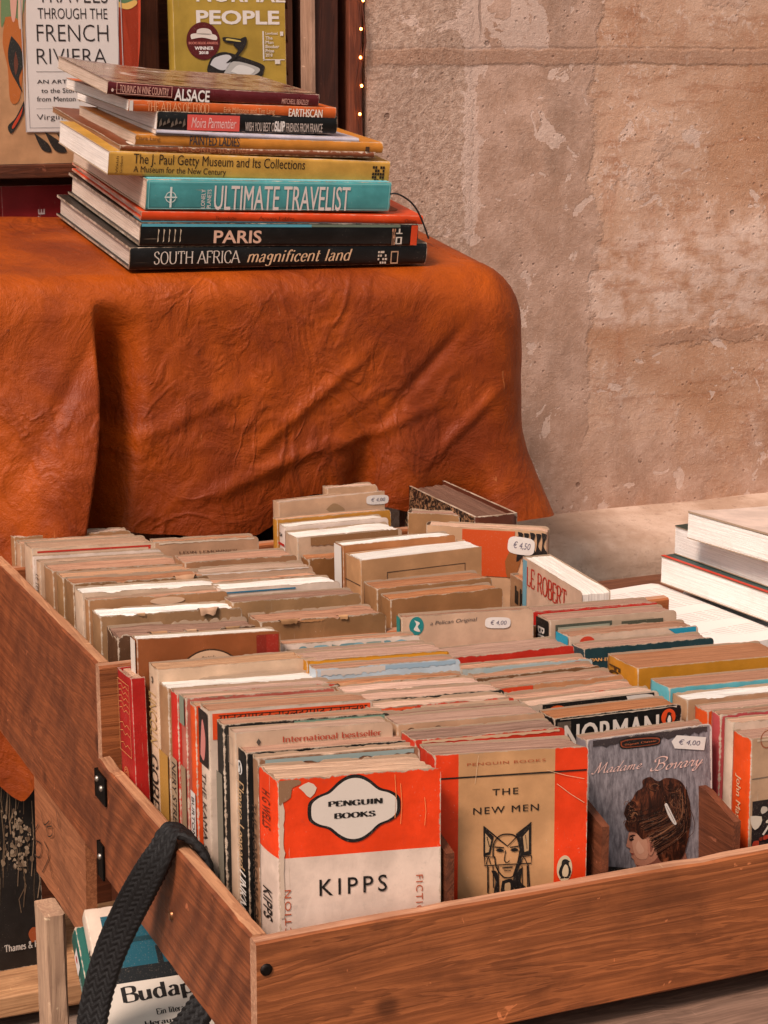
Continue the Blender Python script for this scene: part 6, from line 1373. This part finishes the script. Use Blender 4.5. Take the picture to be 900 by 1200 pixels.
# ------------------------------------------------------------------ lower left: strap, crate books, shelf book
def strap():
    t = NT('black_webbing'); n = t.noise(t.map(), 300, 4, .7); t.done(t.mix(n, hexc('070505'), hexc('1c1614')), .6, t.bump(t.noise(t.map((1, 1, 1)), 1500, 2, .6), .6, .0008), .35); m = t.m
    ctrl = [((246, 1030), .3865), ((240, 1008), .3845), ((228, 992), .3795), ((213, 984), .3735), ((199, 987), .366), ((186, 1004), .3585), ((168, 1035), .351), ((147, 1075), .343), ((128, 1118), .334), ((114, 1165), .326), ((106, 1215), .320), ((112, 1262), .322), ((140, 1290), .335), ((176, 1255), .347), ((214, 1212), .360), ((250, 1160), .378)]
    pts = [at_x(u, v, x) for (u, v), x in ctrl]
    pts[0] = Vector((.3865, pts[1].y-.004, ZC-.575)); pts[1].x = .3860; pts[1].z = ZC-.530; pts[2].z = ZC-.511; pts[2].x = .3825; pts[3].z = ZC-.5018; pts[4].z = ZC-.503
    W0, W1 = Vector((0, -1, 0)), Vector((.52, -.80, -.12)).normalized()
    K = 26; q = [pts[0]]+pts+[pts[-1]]; path = []
    for i in range(1, len(q)-2):
        for j in range(K):
            tt = j/K; a, b, c, d = q[i-1], q[i], q[i+1], q[i+2]
            path.append((.5*((2*b)+(c-a)*tt+(2*a-5*b+4*c-d)*tt*tt+(3*b-a-3*c+d)*tt**3), (i-1+tt)/(len(pts)-1)))
    # even spacing
    D = [0]
    for i in range(1, len(path)): D.append(D[-1]+(path[i][0]-path[i-1][0]).length)
    step = .0011; n_ = int(D[-1]/step); fine = []; k = 0
    for i in range(n_+1):
        s = i*step
        while k < len(D)-2 and D[k+1] < s: k += 1
        f = (s-D[k])/max(1e-9, D[k+1]-D[k]); fine.append((path[k][0].lerp(path[k+1][0], f), path[k][1]+(path[k+1][1]-path[k][1])*f, s))
    NW_, HW, TH = 48, .0124, .0026
    top, bot = [], []
    for i, (p, tq, s) in enumerate(fine):
        a = fine[max(0, i-1)][0]; b = fine[min(n_, i+1)][0]; tg = (b-a).normalized()
        kq = ss(.16, .5, tq)*(1-.6*ss(.72, .95, tq)); w_ = W0.lerp(W1, kq); w_ = (w_-tg*w_.dot(tg)).normalized(); nn_ = w_.cross(tg).normalized()
        r1, r2 = [], []
        for j in range(NW_+1):
            x = -1+2*j/NW_; col = (j/NW_)*6.0
            ph = s/.0056+(abs((col % 2)-1))*1.0
            h = (.0017+.0005*mnoise.noise(Vector((s*60, j*.4, 3))))*abs(math.sin(math.pi*ph))+.0006*abs(math.sin(math.pi*col)) 
            ed = 1-max(0, (abs(x)-.9)/.1)**2
            r1.append(p+w_*x*HW+nn_*(TH*.5*ed+h*ed)); r2.append(p+w_*x*HW-nn_*(TH*.5*ed+h*ed*.6))
        top.append(r1); bot.append(r2)
    mb = MB(); mb.grid(top, m); mb.grid(bot, m, None, True, True); o = mb.build('strap')
    tag(o, 'black woven carrying strap looped over the side of the nearer wooden tray', 'strap')
strap()
def lower_books():
    lean = 52; gr = 'guide books leaning in the crate below the tray'
    def leanbook(label, TL, yaw, wd, H, t, c, pg, after=None, lean=lean, **k):
        B = book('paperback_book', label, stand(TL, R(yaw), R(lean), H), wd, H, t, c, pg, False, group=gr, **k)
        if after: after(B)
        done_(B); return B
    def buda(B):
        q = lambda u, v: B.front.px(B.M, u, v)
        P_(B, 'front', rect(.010, B.H*.60, B.w-.006, B.H-.008), '16505e', 1); P_(B, 'front', rect(.010, B.H*.66, B.w-.006, B.H*.725), '14181a', 2); P_(B, 'front', rect(.010, B.H*.83, B.w-.006, B.H*.85), '123840', 2)
        for x in (.045, .06, .082): P_(B, 'front', rect(x, B.H*.69, x+.004, B.H*.80), '14181a', 3)
        P_(B, 'front', rect(.0005, .005, B.w-.0005, B.H*.66), 'd2c6b8', 3)
        for s_, x0, x1, z1, h, ser in (('Budapest', .014, .090, .645, .085, 1), ('Ein literarisches Portrait', .036, .090, .535, .026, 0), ('Herausgegeben von', .026, .088, .49, .028, 0), ('Susanne Schaber', .026, .080, .445, .028, 0)):
            P_(B, 'front', fit(serif2d(s_, 2.2, .7, 1.0), x0, B.H*(z1-h), x1, B.H*z1), '1a1614', 4)
        P_(B, 'spine_down', fit(serif2d('Martin Walser', 1.9, .7, .8), .03, B.t*.25, .075, B.t*.7), '2a2420', 1)
    B0 = leanbook('white framed guide book Budapest leaning below the tray behind the strap', at_y(99, 1066, 1.345), -4, .118, .185, .017, cover('d4c8ba', .5), OFF, buda, bulge=.0006)
    def teal(B):
        P_(B, 'spine', rect(B.t*.2, B.H-.030, B.t*.8, B.H-.014), 'd8ccc4', 1); P_(B, 'spine', ell(B.t*.5, B.H-.020, .0022, .003), 'b82a20', 2); P_(B, 'spine_down', fit(text2d('INSEL TASCHENBUCH', .01), .034, B.t*.3, .08, B.t*.5), 'b8c8c0', 1)
    ny = B0.M.to_3x3()@Vector((0, 1, 0))
    TL2 = B0.M@Vector((-.006, B0.t+.0006, B0.H-.004))
    leanbook('dark green guide book with a red dot on its spine under the Budapest one', TL2, -4, .122, .186, .024, cover('14574c', .7), OFF, teal, bulge=.0008)
    TL3 = TL2+ny*.0248+B0.M.to_3x3()@Vector((.004, 0, -.012))
    leanbook('dark reddish book lowest of the leaning guide books', TL3, -4, .12, .18, .020, cover('3a1a1e', .8), OFF)
    o = thing('wooden_crate', 'dark wooden crate under the nearer tray holding guide books', 'crate', (.42, 1.25, 0)); m = wood('5a3424', '2c150b', 'x', .75)
    for nm, a in (('crate_side', (.30, .60, 1.055, 1.067, ZC-.98, ZC-.88)), ('crate_side', (.30, .60, 1.46, 1.472, ZC-.98, ZC-.88)), ('crate_end', (.30, .312, 1.0675, 1.4595, ZC-.98, ZC-.88)), ('crate_end', (.588, .60, 1.0675, 1.4595, ZC-.98, ZC-.88)), ('crate_floor', (.3125, .5875, 1.0675, 1.4595, ZC-.979, ZC-.967))): plank(nm, *a, m, o, (.42, 1.25, 0), None, .0005, 0, 71)
    for x in (.315, .56):
        for y in (1.07, 1.43): plank('leg', x, x+.025, y, y+.025, .001, ZC-.9805, m, o, (.42, 1.25, 0), None, .0005, 0, 77)
lower_books()
def marks():
    c = [k for k in TRS.children if k.name.startswith('side_board')][0]
    f = Face((-.2206-.0012, 0, 0), (0, -1, 0), (0, 0, 1), (-1, 0, 0)); mb = MB(); M = TRS.matrix_world if False else Matrix.Translation((.6, 1.3, 0))
    for L in ([(48, 950), (52, 966), (58, 962)], [(60, 958), (62, 976), (57, 980), (55, 970), (61, 968)], [(43, 985), (40, 1000), (47, 1004), (49, 990), (43, 985)], [(52, 986), (58, 1002), (50, 1022)], [(55, 996), (62, 1030)], [(45, 966), (40, 976), (42, 984)], [(66, 950), (70, 972)]):
        p = [f.px(M, u, v) for u, v in L]; pr(mb, f, line(catmull(p, 4), .0011), ink('2a1a12'), 1)
    mb.build('pencil_marks', TRS)
marks()
def lower_shelf():
    o = thing('low_shelf', 'pale low shelf board at the lower left holding the dark art book', 'shelf', (.25, 1.84, 0)); m = wood('c89468', '8a5a38', 'x', .7); g = wood('8c7666', '54443a', 'x', .85, 1.5)
    plank('shelf_board', .05, .62, 1.745, 1.92, ZC-.890, ZC-.8685, m, o, (.25, 1.84, 0), None, .0008, 0, 81)
    plank('ground_sill', .05, .62, 1.70, 1.92, ZC-.99, ZC-.905, g, o, (.25, 1.84, 0), None, .003, 0, 82)
    for x in (.06, .58): plank('leg', x, x+.03, 1.80, 1.83, ZC-.9045, ZC-.8905, m, o, (.25, 1.84, 0), None, .0004, 0, 83)
    for x in (.10, .54): plank('post', x, x+.04, 1.80, 1.84,   .001, ZC-.9925, m, o, (.25, 1.84, 0), None, .0006, 0, 84)
    H = .205; M = Matrix.Translation((.258, 1.80, ZC-.868))@Matrix.Rotation(-.04, 4, 'X')
    B = book('paperback_book', 'dark art book with pale plant forms standing on the low shelf, bottom left', M, .162, H, .018, cover('1d1713', .5), OFF, False)
    q = lambda u, v: B.front.px(B.M, u, v); rn = random.Random(5)
    for i in range(40):
        u0 = rn.uniform(-20, 45); v0 = rn.uniform(930, 1070); ln = rn.uniform(20, 90); P_(B, 'front', line([q(u0, v0), q(u0+rn.uniform(-3, 3), v0-ln*.5), q(u0+rn.uniform(-5, 5), v0-ln)], rn.uniform(.0004, .0012)), ('4a3a2c', '6a5440', '8a7058')[i % 3], 1+i % 3)
    for i in range(120):
        u0 = 22+rn.gauss(0, 11); v0 = rn.uniform(955, 1015)+rn.gauss(0, 6); r = rn.uniform(.8, 2.6); P_(B, 'front', smoothpoly([q(u0+r*rn.uniform(.5, 1.5)*math.cos(a), v0+r*rn.uniform(.6, 2)*math.sin(a)) for a in (5.2, 4, 2.6, 1.4, .3)], 2), ('8c745c', '6a5442', 'a08870')[i % 3], 4+i % 3)
    P_(B, 'front', smoothpoly([q(u, v) for u, v in ((37, 1104), (45, 1100), (45, 1089), (38, 1086), (33, 1094))]), '9a4a24', 5)
    a, b = q(5, 1116), q(64, 1097); P_(B, 'front', fit(serif2d('Thames & Hudson', 2.0, .8, 1.0), a[0], a[1], b[0], b[1]), 'c8bcb0', 5); done_(B)
lower_shelf()
